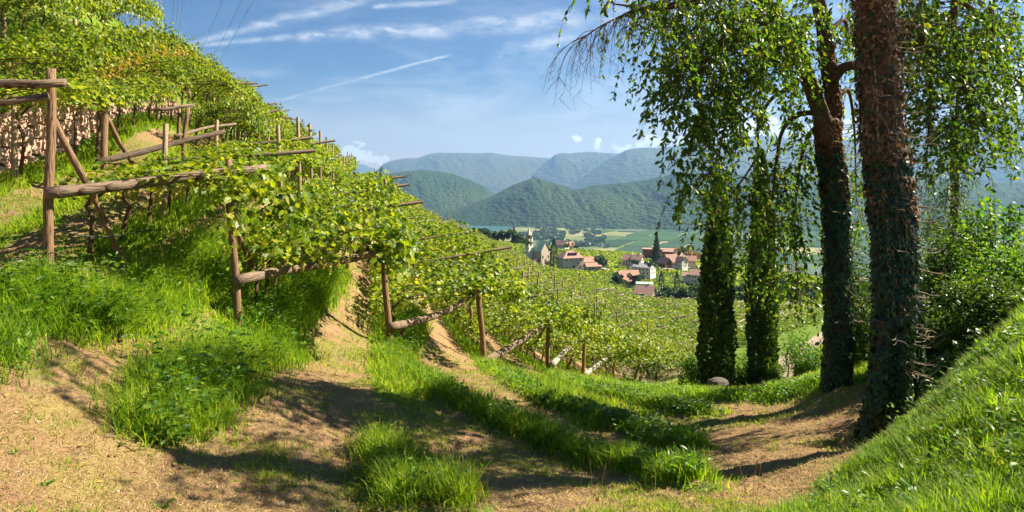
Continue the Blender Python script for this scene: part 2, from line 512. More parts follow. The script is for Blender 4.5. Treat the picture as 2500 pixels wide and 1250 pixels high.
def blade_parts(x, y, z, h, lean, w, rnd, segs=2, droop=0.6, az=None):
    """grass blades as bent tapering strips"""
    n = len(x)
    if az is None: az = rng.uniform(0, 2 * math.pi, n)
    fa = az + rng.uniform(-0.5, 0.5, n) + math.pi / 2 * 0
    dx, dy = np.cos(az) * lean, np.sin(az) * lean
    wx, wy = -np.sin(fa) * w, np.cos(fa) * w
    rows = []
    ts = [0, 0.5, 1.0] if segs == 2 else [0, 0.35, 0.7, 1.0]
    for k, t in enumerate(ts):
        ox = dx * h * t ** 1.6; oy = dy * h * t ** 1.6; oz = h * (t - droop * lean * t * t * 0.6)
        tw = (1 - t) * 1.0 + 0.06
        if k == len(ts) - 1:
            rows.append(np.stack([x + ox, y + oy, z + oz], -1)[:, None])
        else:
            c = np.stack([x + ox, y + oy, z + oz], -1)
            o = np.stack([wx * tw, wy * tw, np.zeros(n)], -1)
            rows.append(np.stack([c - o, c + o], 1))
    V = np.concatenate(rows, 1)
    k = V.shape[1]
    tf = []
    for s_ in range(len(ts) - 2):
        a = s_ * 2
        tf += [[a, a + 1, a + 3], [a, a + 3, a + 2]]
    a = (len(ts) - 2) * 2
    tf += [[a, a + 1, a + 2]]
    L = (np.array(tf)[None] + (np.arange(n) * k)[:, None, None]).reshape(-1)
    return V.reshape(-1, 3), L, 3, np.repeat(rnd, k)


# ------------------------------------------------------------------ materials
MATS = {}


def new_mat(name):
    m = bpy.data.materials.new(name); m.use_nodes = True
    m.node_tree.nodes.clear()
    gg = NG(m.node_tree)
    o = gg.n('ShaderNodeOutputMaterial')
    MATS[name] = m
    return m, gg, o


def principled(gg, color, rough=0.8, spec=0.3, bump=None, bstr=0.3, bdist=0.02):
    p = gg.n('ShaderNodeBsdfPrincipled')
    gg.val(p.inputs['Base Color'], color if not (isinstance(color, tuple) and len(color) == 3) else color + (1,))
    gg.val(p.inputs['Roughness'], rough)
    p.inputs['Specular IOR Level'].default_value = spec
    if bump is not None:
        b = gg.n('ShaderNodeBump'); b.inputs['Strength'].default_value = bstr; b.inputs['Distance'].default_value = bdist
        gg.link(bump, b.inputs['Height']); gg.link(b.outputs[0], p.inputs['Normal'])
    return p


def leaf_mat(name, stops, trans=0.4, tcol=None, rough=0.45, spec=0.4, big=0.0):
    m, gg, o = new_mat(name)
    at = gg.n('ShaderNodeAttribute'); at.attribute_name = "rnd"
    oi = gg.n('ShaderNodeObjectInfo')
    gm = gg.n('ShaderNodeNewGeometry')
    f = at.outputs['Fac']
    if big:
        nz = gg.noise(gm.outputs['Position'], big, 2)
        f = gg.m('ADD', f, gg.m('MULTIPLY', gg.m('SUBTRACT', nz, 0.5), 0.9), clamp=True)
    c = gg.ramp(f, stops)
    hs = gg.n('ShaderNodeHueSaturation')
    gg.link(c, hs.inputs['Color'])
    gg.link(gg.m('ADD', gg.m('MULTIPLY', oi.outputs['Random'], 0.3), 0.85), hs.inputs['Value'])
    c = hs.outputs[0]
    p = principled(gg, c, rough, spec)
    tr = gg.n('ShaderNodeBsdfTranslucent')
    tc_ = gg.mix(1.0, c, tcol or (1.7, 1.75, 0.55), 'MULTIPLY')
    gg.link(tc_, tr.inputs[0])
    mx = gg.n('ShaderNodeMixShader'); mx.inputs[0].default_value = trans
    gg.link(p.outputs[0], mx.inputs[1]); gg.link(tr.outputs[0], mx.inputs[2])
    gg.link(mx.outputs[0], o.inputs[0])
    return m


M_VINE = leaf_mat("vine_leaf", [(0, (.05, .10, .012)), (.35, (.115, .175, .013)), (.75, (.215, .265, .017)), (1, (.31, .30, .02))], 0.45, big=0.35)
M_VINEDARK = leaf_mat("vine_leaf_cool", [(0, (.02, .065, .016)), (.6, (.045, .115, .018)), (1, (.10, .18, .02))], 0.38)
M_AUTUMN = leaf_mat("vine_leaf_yellow", [(0, (.26, .22, .03)), (.6, (.36, .23, .035)), (1, (.42, .20, .03))], 0.4, tcol=(1.4, 1.2, .5))
M_GRASS = leaf_mat("grass_blade", [(0, (.07, .155, .014)), (.45, (.16, .265, .018)), (.8, (.29, .36, .025)), (1, (.38, .36, .09))], 0.5, rough=.6, spec=.15, big=0.5)
M_GRASSDRY = leaf_mat("grass_dry", [(0, (.17, .20, .03)), (.5, (.33, .25, .10)), (1, (.46, .33, .17))], 0.25, tcol=(1.2, 1.1, .8), rough=0.7)
M_STRAW = leaf_mat("straw", [(0, (.14, .085, .04)), (.5, (.31, .20, .09)), (1, (.50, .36, .17))], 0.1, tcol=(1, 1, .8), rough=0.9, spec=0.1)
M_TREELEAF = leaf_mat("tree_leaf", [(0, (.035, .08, .014)), (.5, (.07, .14, .015)), (.9, (.15, .21, .018)), (1, (.25, .24, .03))], 0.52, rough=.35)
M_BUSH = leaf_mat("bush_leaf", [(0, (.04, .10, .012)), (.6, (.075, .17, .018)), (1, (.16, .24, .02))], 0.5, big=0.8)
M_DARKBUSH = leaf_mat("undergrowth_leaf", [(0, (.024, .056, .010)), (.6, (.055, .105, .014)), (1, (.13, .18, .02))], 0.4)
M_CYP = leaf_mat("cypress_foliage", [(0, (.020, .045, .012)), (.6, (.045, .09, .016)), (1, (.12, .17, .025))], 0.2)
M_IVY = leaf_mat("ivy_leaf", [(0, (.010, .030, .010)), (.6, (.018, .050, .014)), (1, (.04, .09, .02))], 0.12, rough=.38, spec=.4)
M_IVYDEAD = leaf_mat("dead_ivy_leaf", [(0, (.06, .032, .018)), (.6, (.14, .075, .038)), (1, (.28, .17, .09))], 0.3, tcol=(1.5, 1.0, .6), rough=.7)
M_FARTREE = leaf_mat("far_tree_leaf", [(0, (.022, .05, .014)), (.6, (.04, .085, .018)), (1, (.08, .13, .02))], 0.2)
M_GRAPE = leaf_mat("grape", [(0, (.20, .24, .05)), (1, (.42, .34, .06))], 0.3, rough=.4)


def wood_mat(name, c1, c2, dark, scale=1.0):
    m, gg, o = new_mat(name)
    t = gg.n('ShaderNodeTexCoord')
    mp = gg.n('ShaderNodeMapping'); gg.link(t.outputs['Object'], mp.inputs[0])
    nz = gg.noise(mp.outputs[0], 3 * scale, 5, 0.6)
    w = gg.n('ShaderNodeTexNoise'); w.inputs['Scale'].default_value = 9 * scale; w.inputs['Detail'].default_value = 6
    mp2 = gg.n('ShaderNodeMapping'); mp2.inputs['Scale'].default_value = (6, 6, 0.5)
    at = gg.n('ShaderNodeAttribute'); at.attribute_name = "gx"
    gg.link(t.outputs['Object'], mp2.inputs[0]); gg.link(mp2.outputs[0], w.inputs['Vector'])
    c = gg.mix(nz, c1, c2)
    cr = gg.sstep(w.outputs['Fac'], 0.60, 0.40)
    cr = gg.m('SUBTRACT', 1.0, gg.sstep(w.outputs['Fac'], 0.36, 0.5))
    c = gg.mix(gg.m('MULTIPLY', cr, 0.75), c, dark)
    p = principled(gg, c, 0.85, 0.15, w.outputs['Fac'], 0.9, 0.03)
    gg.link(p.outputs[0], o.inputs[0])
    return m


M_POST = wood_mat("post_wood", (.17, .105, .06), (.27, .17, .095), (.05, .03, .02))
M_LOG = wood_mat("log_wood", (.15, .105, .07), (.26, .195, .14), (.03, .02, .015))
M_LOGDARK = wood_mat("dark_log_wood", (.07, .05, .035), (.13, .095, .07), (.02, .015, .01))
M_BARK = wood_mat("bark", (.10, .065, .045), (.19, .12, .08), (.02, .014, .01), 2.0)
M_VSTEM = wood_mat("vine_bark", (.09, .055, .035), (.17, .11, .07), (.03, .02, .015), 3.0)
M_PALE = wood_mat("weathered_log", (.30, .27, .22), (.44, .40, .34), (.12, .10, .08))
M_TWIG = wood_mat("dry_twig", (.42, .32, .22), (.55, .42, .30), (.25, .17, .1), 3.0)


def plain(name, col, rough=0.8, var=0.25, scale=2.0, bstr=0.3, bscale=20, bdist=0.02, spec=0.2, attr=False):
    m, gg, o = new_mat(name)
    gm = gg.n('ShaderNodeNewGeometry')
    nz = gg.noise(gm.outputs['Position'], scale, 5, 0.6)
    if attr:
        at = gg.n('ShaderNodeAttribute'); at.attribute_name = "rnd"
        oi = gg.n('ShaderNodeObjectInfo')
        nz = gg.m('ADD', gg.m('MULTIPLY', nz, 0.5), gg.m('MULTIPLY', oi.outputs['Random'], 0.5))
    c = gg.mix(nz, tuple(v * (1 - var) for v in col), tuple(min(1, v * (1 + var)) for v in col))
    p = principled(gg, c, rough, spec, gg.noise(gm.outputs['Position'], bscale, 4), bstr, bdist)
    gg.link(p.outputs[0], o.inputs[0])
    return m


M_STONE = plain("pink_stone", (.50, .30, .22), .9, .22, 1.5, .8, 12, .03, attr=True)
M_MORTAR = plain("wall_earth", (.34, .20, .14), .95, .3, 2)
M_ROCK = plain("grey_boulder", (.10, .085, .07), .9, .4, 3, .8, 8, .05)
M_HOSE = plain("black_hose", (.02, .02, .02), .4, .1)
M_CABLE = plain("cable_steel", (.10, .12, .15), .4, .1)

# ------------------------------------------------------------------ ground masks (bare soil and straw against grass)
STRIPS = [  # photo pixels of the long grass strips on the terrace edges: px, py, half width in m, height
    ([(1000, 1255), (960, 1180), (925, 1110)], 0.30, 0.36),
    ([(1130, 1260), (1060, 1215), (1010, 1180)], 0.28, 0.36),
    ([(940, 885), (1020, 930), (1130, 1000), (1250, 1055), (1350, 1095), (1480, 1145), (1600, 1175), (1690, 1195)], 0.32, 0.34),
    ([(1195, 900), (1290, 960), (1400, 1010), (1500, 1045), (1600, 1080), (1690, 1105)], 0.35, 0.28),
    ([(1350, 920), (1430, 955), (1540, 985), (1640, 1005), (1700, 1020)], 0.32, 0.28),
    ([(1480, 945), (1600, 965), (1750, 975), (1900, 968), (1990, 950)], 0.6, 0.24),
]


def strip_path(pts):
    w = np.array([hit(px, py) for px, py in pts])
    return spline(w, 60)


_sp = [(strip_path(p), w, h) for p, w, h in STRIPS]

# vine rows: R counts the rows down the slope
_un = np.array([-18.8, -16.6, -14.4, -12.2, -10.0, -7.6, -6.0, -4.5, -2.3, 0.5, 4.1, 7.6, 11.1, 15.1, 18.5, 22])
_rn = np.arange(-6, 10)


def Ucoord(x, y):
    return (x + 0.23 * y) / 1.026


def bank_edge(y): return np.interp(y, [3, 4, 5.2, 5.7, 6.6, 7.2, 7.6, 9, 12], [1.2, 1.6, 2.15, 2.7, 3.55, 4.3, 5.1, 7.1, 10])


def grass_amount(x, y):
    """0 bare, 1 grassy"""
    a = fbm(x * 0.8, y * 0.8, 21, 4)
    b = fbm(x * 4.0, y * 4.0, 31, 3)
    m = smooth(a * 0.7 + b * 0.3, 0.42, 0.60)
    # right bank and the far meadow are green, the row edges too
    px = x / np.maximum(y, 0.5) * F + CX
    bank = smooth(x - bank_edge(y), -.15, 0.25) * smooth(12 - y, 0, 1.5)
    m = np.maximum(m * 0.50, bank)
    m = np.maximum(m, smooth(y, 18, 25) * smooth(px, 1450, 1560) * 0.8)
    m = np.maximum(m, smooth(y, 10.5, 13) * smooth(px, 2010, 2080))
    u = Ucoord(x, y)
    r = np.interp(u, _un, _rn)
    d = np.abs(r - np.round(r))
    left = smooth(1500 - px, 0, 100) * smooth(y, 8.0, 11.0)
    m = np.maximum(m, (1 - smooth(d, 0.12, 0.22)) * left)
    m = np.maximum(m, smooth(y, 60, 90))
    m = np.maximum(m, smooth(-u, 7.4, 8.4) * smooth(y, 8, 11))
    return m


def strip_amount(x, y):
    m = np.zeros_like(x)
    for pth, w, h in _sp:
        sel = (x > pth[:, 0].min() - 1.5) & (x < pth[:, 0].max() + 1.5) & (y > pth[:, 1].min() - 1.5) & (y < pth[:, 1].max() + 1.5)
        if not sel.any(): continue
        d = np.sqrt(((x[sel][:, None] - pth[None, :, 0]) ** 2 + (y[sel][:, None] - pth[None, :, 1]) ** 2).min(1))
        m[sel] = np.maximum(m[sel], 1 - smooth(d, w * 0.7, w * 1.5))
    return m


_ga = grass_amount(_Xg, _Yg)
_sa = strip_amount(_Xg, _Yg)
_ga = np.maximum(_ga, _sa)
_Zg = _Zg + _sa * 0.10
_pxg = _Xg / np.maximum(_Yg, .5) * F + CX
# the farm track beyond the cypresses and the bare patch before the lower field
TRACK = np.array([hit(1880, 935, 20)[:2], hit(1900, 905, 20)[:2], hit(1935, 872, 25)[:2], hit(1975, 843, 30)[:2], hit(2012, 822, 40)[:2], hit(2040, 806, 50)[:2]])
PATCH = hit(1655, 905, 20)[:2]


def track_amount(x, y):
    t = spline(TRACK, 60)
    d = np.sqrt(((x[..., None] - t[:, 0]) ** 2 + (y[..., None] - t[:, 1]) ** 2).min(-1))
    return 1 - smooth(d, 1.1, 1.7)


_tr = np.zeros_like(_Xg)
_sel = (_Yg > 22) & (_Yg < 90) & (_pxg > 1780) & (_pxg < 2150)
_tr[_sel] = track_amount(_Xg[_sel], _Yg[_sel])
_dp = np.hypot((_Xg - PATCH[0]) / 4.5, (_Yg - PATCH[1]) / 5)
_tr = np.maximum(_tr, (1 - smooth(_dp, .6, 1.1)) * 0.9)

m_ground, gg, o_ = new_mat("ground")
gm = gg.n('ShaderNodeNewGeometry')
at = gg.n('ShaderNodeAttribute'); at.attribute_name = "grass"
at2 = gg.n('ShaderNodeAttribute'); at2.attribute_name = "track"
at3 = gg.n('ShaderNodeAttribute'); at3.attribute_name = "far"
n1 = gg.noise(gm.outputs['Position'], 3.0, 6, 0.65)
n2 = gg.noise(gm.outputs['Position'], 28.0, 5, 0.7)
n3 = gg.noise(gm.outputs['Position'], 0.7, 4, 0.6)
straw = gg.mix(n2, (.15, .09, .047), (.35, .235, .125))
straw = gg.mix(gg.m('MULTIPLY', gg.sstep(n1, .4, .6), .8), straw, (.23, .135, .075))
straw = gg.mix(gg.sstep(n2, .68, .8), straw, (.58, .42, .24))
straw = gg.mix(gg.m('MULTIPLY', gg.sstep(n3, .5, .7), .5), straw, (.24, .22, .05))
green = gg.mix(n2, (.06, .12, .018), (.16, .22, .03))
c = gg.mix(gg.sstep(gg.m('ADD', at.outputs['Fac'], gg.m('MULTIPLY', gg.m('SUBTRACT', n2, .5), .8)), .3, .75), straw, green)
farc = gg.mix(gg.noise(gm.outputs['Position'], .02, 4), (.035, .055, .012), (.07, .09, .02))
c = gg.mix(at3.outputs['Fac'], c, farc)
c = gg.mix(at2.outputs['Fac'], c, gg.mix(n1, (.30, .22, .15), (.45, .35, .26)))
p = principled(gg, c, 0.95, 0.08, gg.m('ADD', n2, n1), 0.8, 0.05)
gg.link(p.outputs[0], o_.inputs[0])
_sk = 1
me = grid_mesh("ground", _Xg, _Yg, _Zg, {"grass": _ga, "track": _tr, "far": smooth(_Yg, 150, 230)})
tag(obj("ground", me, m_ground), kind="structure")
exec_far = True

# ------------------------------------------------------------------ valley, lake, hills, mountains
VZ = -200.0
m_val, gg, o_ = new_mat("valley_floor")
gm = gg.n('ShaderNodeNewGeometry')
mp = gg.n('ShaderNodeMapping'); mp.inputs['Scale'].default_value = (.6, 1.6, 1); gg.link(gm.outputs['Position'], mp.inputs[0])
a_ = gg.noise(mp.outputs[0], .004, 5, .6); b_ = gg.noise(gm.outputs['Position'], .03, 4, .6)
c = gg.mix(gg.sstep(a_, .42, .58), (.26, .24, .11), (.10, .14, .045))
c = gg.mix(gg.m('MULTIPLY', gg.sstep(b_, .5, .65), .6), c, (.05, .09, .03))
p = principled(gg, c, .95, .05); gg.link(p.outputs[0], o_.inputs[0])
xs = np.linspace(-9000, 14000, 60); ys = np.concatenate([np.linspace(640, 4000, 40), np.linspace(4300, 30000, 20)])
X_, Y_ = np.meshgrid(xs, ys)
tag(obj("valley_floor", grid_mesh("valley_floor", X_, Y_, np.full(X_.shape, VZ)), m_val), kind="structure")


def vpt(px, py, z=VZ):
    Y = -z * F / (py - H)
    return np.array([(px - CX) / F * Y, Y, z])


m_lake, gg, o_ = new_mat("lake_water")
p = principled(gg, (.03, .10, .085), .3, .3); gg.link(p.outputs[0], o_.inputs[0])
lk = [vpt(*q) for q in [(1000, 548), (1130, 546), (1215, 550), (1262, 556), (1245, 561), (1190, 566), (1130, 568), (1000, 570)]]
mb = MB(); mb.add([q + [0, 0, 1.0] for q in lk], [tuple(range(len(lk)))[::-1]])
tag(mb.build("lake", m_lake), kind="structure")

# orchard plots in the valley: each field its own low block
m_plot, gg, o_ = new_mat("orchard_plot")
oi = gg.n('ShaderNodeObjectInfo'); tcn = gg.n('ShaderNodeTexCoord')
wv = gg.n('ShaderNodeTexWave'); wv.inputs['Scale'].default_value = .05; wv.inputs['Distortion'].default_value = .4
wv.bands_direction = 'X'
gg.link(tcn.outputs['Object'], wv.inputs[0])
c = gg.ramp(oi.outputs['Random'], [(0, (.018, .045, .016)), (.35, (.045, .10, .022)), (.6, (.035, .06, .045)), (.8, (.08, .13, .03)), (1, (.12, .15, .13))])
c = gg.mix(gg.m('MULTIPLY', wv.outputs[0], .55), c, (.015, .03, .018))
c = gg.mix(gg.m('MULTIPLY', gg.noise(tcn.outputs['Object'], .05, 3), .3), c, (.08, .12, .04))
p = principled(gg, c, .95, .05); gg.link(p.outputs[0], o_.inputs[0])
ang = math.radians(-24)
e1 = np.array([math.cos(ang), math.sin(ang)]); e2 = np.array([-e1[1], e1[0]])
org = vpt(1640, 600)[:2]
k_ = 0
for i in range(-14, 16):
    for j in range(-8, 9):
        w_, d_ = 105, 260
        cxy = org + e1 * (i * w_ + (18 if j % 2 else 0)) + e2 * (j * d_ + 40 * ((i * 7) % 3 - 1))
        px_ = CX + cxy[0] / cxy[1] * F if cxy[1] > 0 else 0
        py_ = H - VZ / max(cxy[1], 1) * F
        lim = 1452 + max(0, (598 - py_)) * -0.4 + max(0, (py_ - 600)) * .9
        if not (lim < px_ < 2600 and 560 < py_ < 668): continue
        if rng.random() < .06: continue
        mb = MB()
        hh = 2.6 + rng.random() * .8
        ww = w_ * (.96 if rng.random() < .6 else .82)
        mb.box((0, 0, hh / 2 - .3), (ww, d_ * .965, hh))
        mb_o = mb.build("orchard_field", m_plot, loc=(cxy[0], cxy[1], VZ))
        mb_o.rotation_euler.z = ang
        tag(mb_o, kind="structure"); k_ += 1


def ridge(name, sil, foot, crest, zfoot, mat, nx=260, ns=110, spur=0.12, seed=1, fx=.012, power=1.0, tree=0.0, fine=.11):
    px = np.linspace(sil[0][0], sil[-1][0], nx)
    s_ = np.array(sil, float)
    # smooth the silhouette a little
    py = np.interp(px, s_[:, 0], s_[:, 1])
    kk = np.ones(5) / 5
    py = np.convolve(np.pad(py, 2, 'edge'), kk, 'valid')
    f_ = np.array(foot, float); c_ = np.array(crest, float)
    Yf = np.interp(px, f_[:, 0], f_[:, 1]); Yc = np.interp(px, c_[:, 0], c_[:, 1])
    s1 = np.linspace(0, 1, ns); s2 = np.linspace(1, 1.9, ns // 3)[1:]
    s = np.concatenate([s1, s2])
    S, PX = np.meshgrid(s, px, indexing='ij')
    Yf, Yc, PY = np.broadcast_to(Yf, S.shape), np.broadcast_to(Yc, S.shape), np.broadcast_to(py, S.shape)
    Y = Yf + (Yc - Yf) * S
    zc = -(PY - H) / F * Yc
    prof = np.where(S <= 1, np.sin(np.clip(S, 0, 1) * math.pi / 2) ** power, 1 - (S - 1) ** 1.5)
    X = (PX - CX) / F * Y
    L = (Yc - Yf)
    u = PX * fx + S * 1.2
    gul = fbm(u * .8, S * 1.1 + seed, seed, 2)
    gul2 = fbm(u * 2.2 + 3, S * 3.5 + seed, seed + 5, 3)
    gul3 = fbm(u * 7, S * 9, seed + 8, 4) - .5
    env = np.clip(S * (1.02 - S) * 4, 0, 1)
    hgt = np.maximum(zc - zfoot, 30)
    z = zfoot + hgt * prof + hgt * spur * env * ((gul - .5) * 1.3 + (gul2 - .5) * .6) + hgt * fine * gul3 * np.clip(env + .10, 0, 1)
    if tree:
        z = z + (rng.random(z.shape) - .5) * tree
        X = X + (rng.random(z.shape) - .5) * tree; 
    me = grid_mesh(name, X, Y, z, {"rnd": S})
    if tree: me.polygons.foreach_set("use_smooth", np.zeros(len(me.polygons), bool))
    return tag(obj(name, me, mat), kind="structure")


def hill_mat(name, c1, c2, c3, sc1, bs, cliff=None):
    m, gg, o = new_mat(name)
    gm = gg.n('ShaderNodeNewGeometry')
    a = gg.noise(gm.outputs['Position'], sc1, 5, .6)
    b = gg.n('ShaderNodeTexVoronoi'); b.inputs['Scale'].default_value = sc1 * 22; gg.link(gm.outputs['Position'], b.inputs['Vector'])
    c = gg.mix(gg.sstep(a, .35, .65), c1, c2)
    c = gg.mix(gg.m('MULTIPLY', b.outputs['Distance'], .8), c, c3)
    if cliff:
        sp_ = gg.n('ShaderNodeSeparateXYZ'); gg.link(gm.outputs['Normal'], sp_.inputs[0])
        ps_ = gg.n('ShaderNodeSeparateXYZ'); gg.link(gm.outputs['Position'], ps_.inputs[0])
        mm = gg.n('ShaderNodeMapping'); mm.inputs['Scale'].default_value = (1, 1, .25); gg.link(gm.outputs['Position'], mm.inputs[0])
        st = gg.noise(mm.outputs[0], .006, 5, .7)
        f = gg.m('MULTIPLY', gg.m('SUBTRACT', 1.0, gg.sstep(sp_.outputs[2], cliff[0], cliff[0] + .2)), gg.sstep(st, .42, .58))
        c = gg.mix(f, c, cliff[1])
    p = principled(gg, c, .95, .03, b.outputs['Distance'], bs, 1.0 / (sc1 * 22))
    gg.link(p.outputs[0], o.inputs[0])
    return m


mh = hill_mat("forest_hill", (.022, .046, .012), (.05, .078, .02), (.024, .045, .010), .0016, .6)
mm_ = hill_mat("far_mountain", (.05, .07, .035), (.09, .10, .05), (.04, .05, .03), .0005, .3, cliff=(.55, (.34, .24, .19)))
ridge("forested_hill", [(700, 500), (780, 452), (860, 432), (930, 432), (960, 424), (1000, 417), (1040, 414), (1080, 419), (1110, 426), (1150, 440), (1190, 462), (1230, 500), (1300, 545), (1400, 580)],
      [(700, 3900), (1400, 4300)], [(700, 5600), (1400, 5200)], VZ - 5, mh, 420, 150, .14, 3, .018, .8, tree=2.5, fine=.08)
ridge("forested_hill", [(930, 545), (1050, 523), (1120, 508), (1170, 490), (1200, 480), (1230, 462), (1262, 448), (1285, 441), (1305, 435), (1320, 441), (1340, 448), (1375, 455), (1400, 462), (1450, 474), (1600, 500), (1750, 550)],
      [(930, 3350), (1200, 3250), (1450, 3050), (1750, 3000)], [(930, 4000), (1305, 4300), (1750, 4000)], VZ - 5, mh, 520, 190, .2, 11, .016, .8, tree=2.5, fine=.08)
ridge("forested_hill", [(1290, 520), (1380, 472), (1450, 452), (1500, 449), (1560, 441), (1600, 434), (1650, 428), (1720, 424), (1800, 426), (1900, 432), (2000, 430), (2150, 432), (2300, 440), (2600, 450)],
      [(1290, 3300), (1500, 3000), (1700, 2850), (2600, 2600)], [(1290, 4300), (2600, 4300)], VZ - 5, mh, 620, 190, .26, 29, .012, .85, tree=2.5, fine=.08)
ridge("mountain_range", [(700, 408), (830, 404), (880, 400), (915, 414), (960, 420), (1000, 430)], [(700, 14000), (1000, 14000)], [(700, 21000), (1000, 21000)], VZ, mm_, 80, 50, .05, 2)
ridge("mountain_range", [(860, 450), (920, 418), (932, 404), (950, 396), (985, 389), (1020, 389), (1045, 381), (1070, 375), (1120, 376), (1160, 379), (1200, 377), (1240, 382), (1280, 386), (1340, 390), (1420, 400), (1600, 420)],
      [(860, 9000), (1600, 9000)], [(860, 14500), (1600, 14500)], VZ, mm_, 420, 130, .05, 5, .010, .55, fine=.05)
ridge("mountain_range", [(1180, 462), (1230, 440), (1290, 420), (1330, 398), (1355, 380), (1375, 375), (1420, 376), (1480, 377), (1560, 380), (1700, 380), (1850, 390)],
      [(1180, 8600), (1850, 8600)], [(1180, 12500), (1850, 12500)], VZ, mm_, 420, 130, .08, 8, .013, .5, fine=.06)
ridge("mountain_range", [(1340, 470), (1400, 440), (1450, 410), (1490, 388), (1530, 370), (1570, 365), (1640, 363), (1700, 358), (1760, 352), (1800, 341), (1850, 336), (1900, 340), (1960, 345), (2050, 344), (2200, 330), (2300, 310), (2400, 285), (2470, 262), (2520, 256), (2650, 240), (2800, 230)],
      [(1340, 7200), (2200, 6800), (2800, 6000)], [(1340, 10500), (2000, 10500), (2800, 9000)], VZ, mm_, 520, 150, .06, 14, .009, .6, fine=.05)

# small castle ruin on the hill top
cst = P(1304, 436, 4290)
mb = MB()
mb.box((0, 0, 6), (34, 16, 14)).box((-8, 0, 14), (10, 10, 14)).box((14, 0, 9), (8, 8, 8))
M_CREAM = plain("cream_render", (.62, .54, .43), .9, .12, .8, .2, 3)
o = mb.build("castle_ruin", plain("ruin_stone", (.40, .34, .27), .9, .2, .1), loc=cst - [0, 0, 4])
tag(o, "tiny ruined castle on the top of the pointed forested hill", "castle")

# the air: one closed box of thin haze
m_hz, gg, o_ = new_mat("haze")
pv = gg.n('ShaderNodeVolumePrincipled')
pv.inputs['Color'].default_value = (.27, .50, .88, 1)
pv.inputs['Density'].default_value = 7.5e-5
pv.inputs['Anisotropy'].default_value = 0.2
gg.link(pv.outputs[0], o_.inputs['Volume'])
mb = MB()
mb.box((1500, 10400, 635), (33000, 25000, 1870))
hzo = mb.build("haze", m_hz)
tag(hzo, kind="stuff")

# ------------------------------------------------------------------ hamlet
M_ROOFR = plain("red_tiles", (.38, .20, .145), .85, .2, .8, .5, 2, .1)
M_ROOFP = plain("brown_tiles", (.33, .20, .16), .85, .2, .8, .5, 2, .1)
M_ROOFG = plain("grey_roof", (.38, .38, .38), .7, .15, .8)
M_ROOFC = plain("copper_green_roof", (.38, .55, .42), .6, .12, .8)
M_WALLW = plain("white_render", (.70, .64, .54), .9, .1, .5)
M_WALLP = plain("pinkish_render", (.60, .47, .36), .9, .12, .5)
M_WALLG = plain("olive_render", (.42, .40, .25), .9, .12, .5)
M_RUST = plain("rust_red_cladding", (.33, .12, .06), .8, .25, .6)
M_WIN = plain("dark_window", (.02, .022, .025), .2, .1)
M_WOODD = plain("dark_timber", (.10, .055, .03), .8, .2)
M_STONEW = plain("church_stone", (.50, .40, .30), .9, .25, .6)


def gable_roof(mb, w, d, z, rh, over=.6, th=.25, hip=0.0):
    """ridge along local x"""
    W, D = w / 2 + over, d / 2 + over
    zl = z - over * rh / (d / 2)
    rx = W - hip
    top = [(-rx, 0, z + rh), (rx, 0, z + rh)]
    for s in (-1, 1):
        V = [(-W, s * D, zl), (W, s * D, zl), (rx, 0, z + rh), (-rx, 0, z + rh)]
        V += [(a, b, c_ + th) for a, b, c_ in V]
        mb.add(V, [(0, 1, 2, 3), (7, 6, 5, 4), (0, 4, 5, 1), (1, 5, 6, 2), (2, 6, 7, 3), (3, 7, 4, 0)])
    if hip > 0:
        for s in (-1, 1):
            V = [(s * W, -D, zl + th + .02), (s * W, D, zl + th + .02), (s * rx, 0, z + rh + th + .02), (s * W, -D, zl), (s * W, D, zl), (s * rx, 0, z + rh)]
            mb.add(V, [(0, 1, 2), (3, 5, 4), (0, 3, 4, 1), (1, 4, 5, 2), (2, 5, 3, 0)])


def house(name, label, cat, px, py, Y, w, d, h, rh, rz, wall, roof, over=.7, hip=0.0, wins=(), group=None, chim=True, balc=0, flat=False, sink=4.0, lean=None):
    """w along the ridge; front face = local -y; side gable = local +x"""
    base = P(px, py, Y)
    k = .78
    w, d, h, rh = w * k, d * k, h * k, rh * k
    wins = [(f_, u * k, z * k, ww * k, wh * k) for (f_, u, z, ww, wh) in wins]
    r = empty(name, base, rz, label, cat, group)
    mb = MB()
    mb.box((0, 0, (h - sink) / 2), (w, d, h + sink))
    if not flat and hip == 0:
        for s in (-1, 1):
            V = [(s * (w / 2 - .01), -d / 2, h), (s * (w / 2 - .01), d / 2, h), (s * (w / 2 - .01), 0, h + rh * .98)]
            V += [(x_ - s * .3, y_, z_) for x_, y_, z_ in V]
            mb.add(V, [(0, 1, 2), (3, 5, 4), (0, 3, 4, 1), (1, 4, 5, 2), (2, 5, 3, 0)])
    mb.build("wall", wall, r)
    mb = MB()
    if flat:
        mb.box((0, 0, h + .2), (w + 1.2, d + 1.2, .5))
    else:
        gable_roof(mb, w, d, h, rh, over, .25, hip)
    rf = mb.build("roof", roof, r)
    if chim:
        m2 = MB(); m2.box((w * .2, d * .12, h + rh * .9), (.9, .9, rh * .8 + 1)); m2.build("chimney", wall, rf)
    for (face, u, z, ww, wh) in wins:
        m2 = MB(); m3 = MB()
        if face == 'f':
            m2.box((u, -d / 2 - .04, z), (ww, .12, wh)); m3.box((u, -d / 2 - .06, z - wh / 2 - .1), (ww + .3, .24, .15))
        else:
            m2.box((w / 2 + .04, u, z), (.12, ww, wh)); m3.box((w / 2 + .06, u, z - wh / 2 - .1), (.24, ww + .3, .15))
        wn = m2.build("window", M_WIN, r); m3.build("sill", wall, wn)
    for k in range(balc):
        z = h - 1.2 - k * 2.8
        m2 = MB(); m2.box((w / 2 + .8, 0, z - .9), (1.6, d * .95, .2)); m2.box((w / 2 + 1.55, 0, z - .4), (.12, d * .95, .8))
        m2.build("balcony", M_WOODD, r)
    return r


def wrow(face, n, span, zs, ww=1.1, wh=1.4):
    return [(face, (k - (n - 1) / 2) * span, z, ww, wh) for z in zs for k in range(n)]


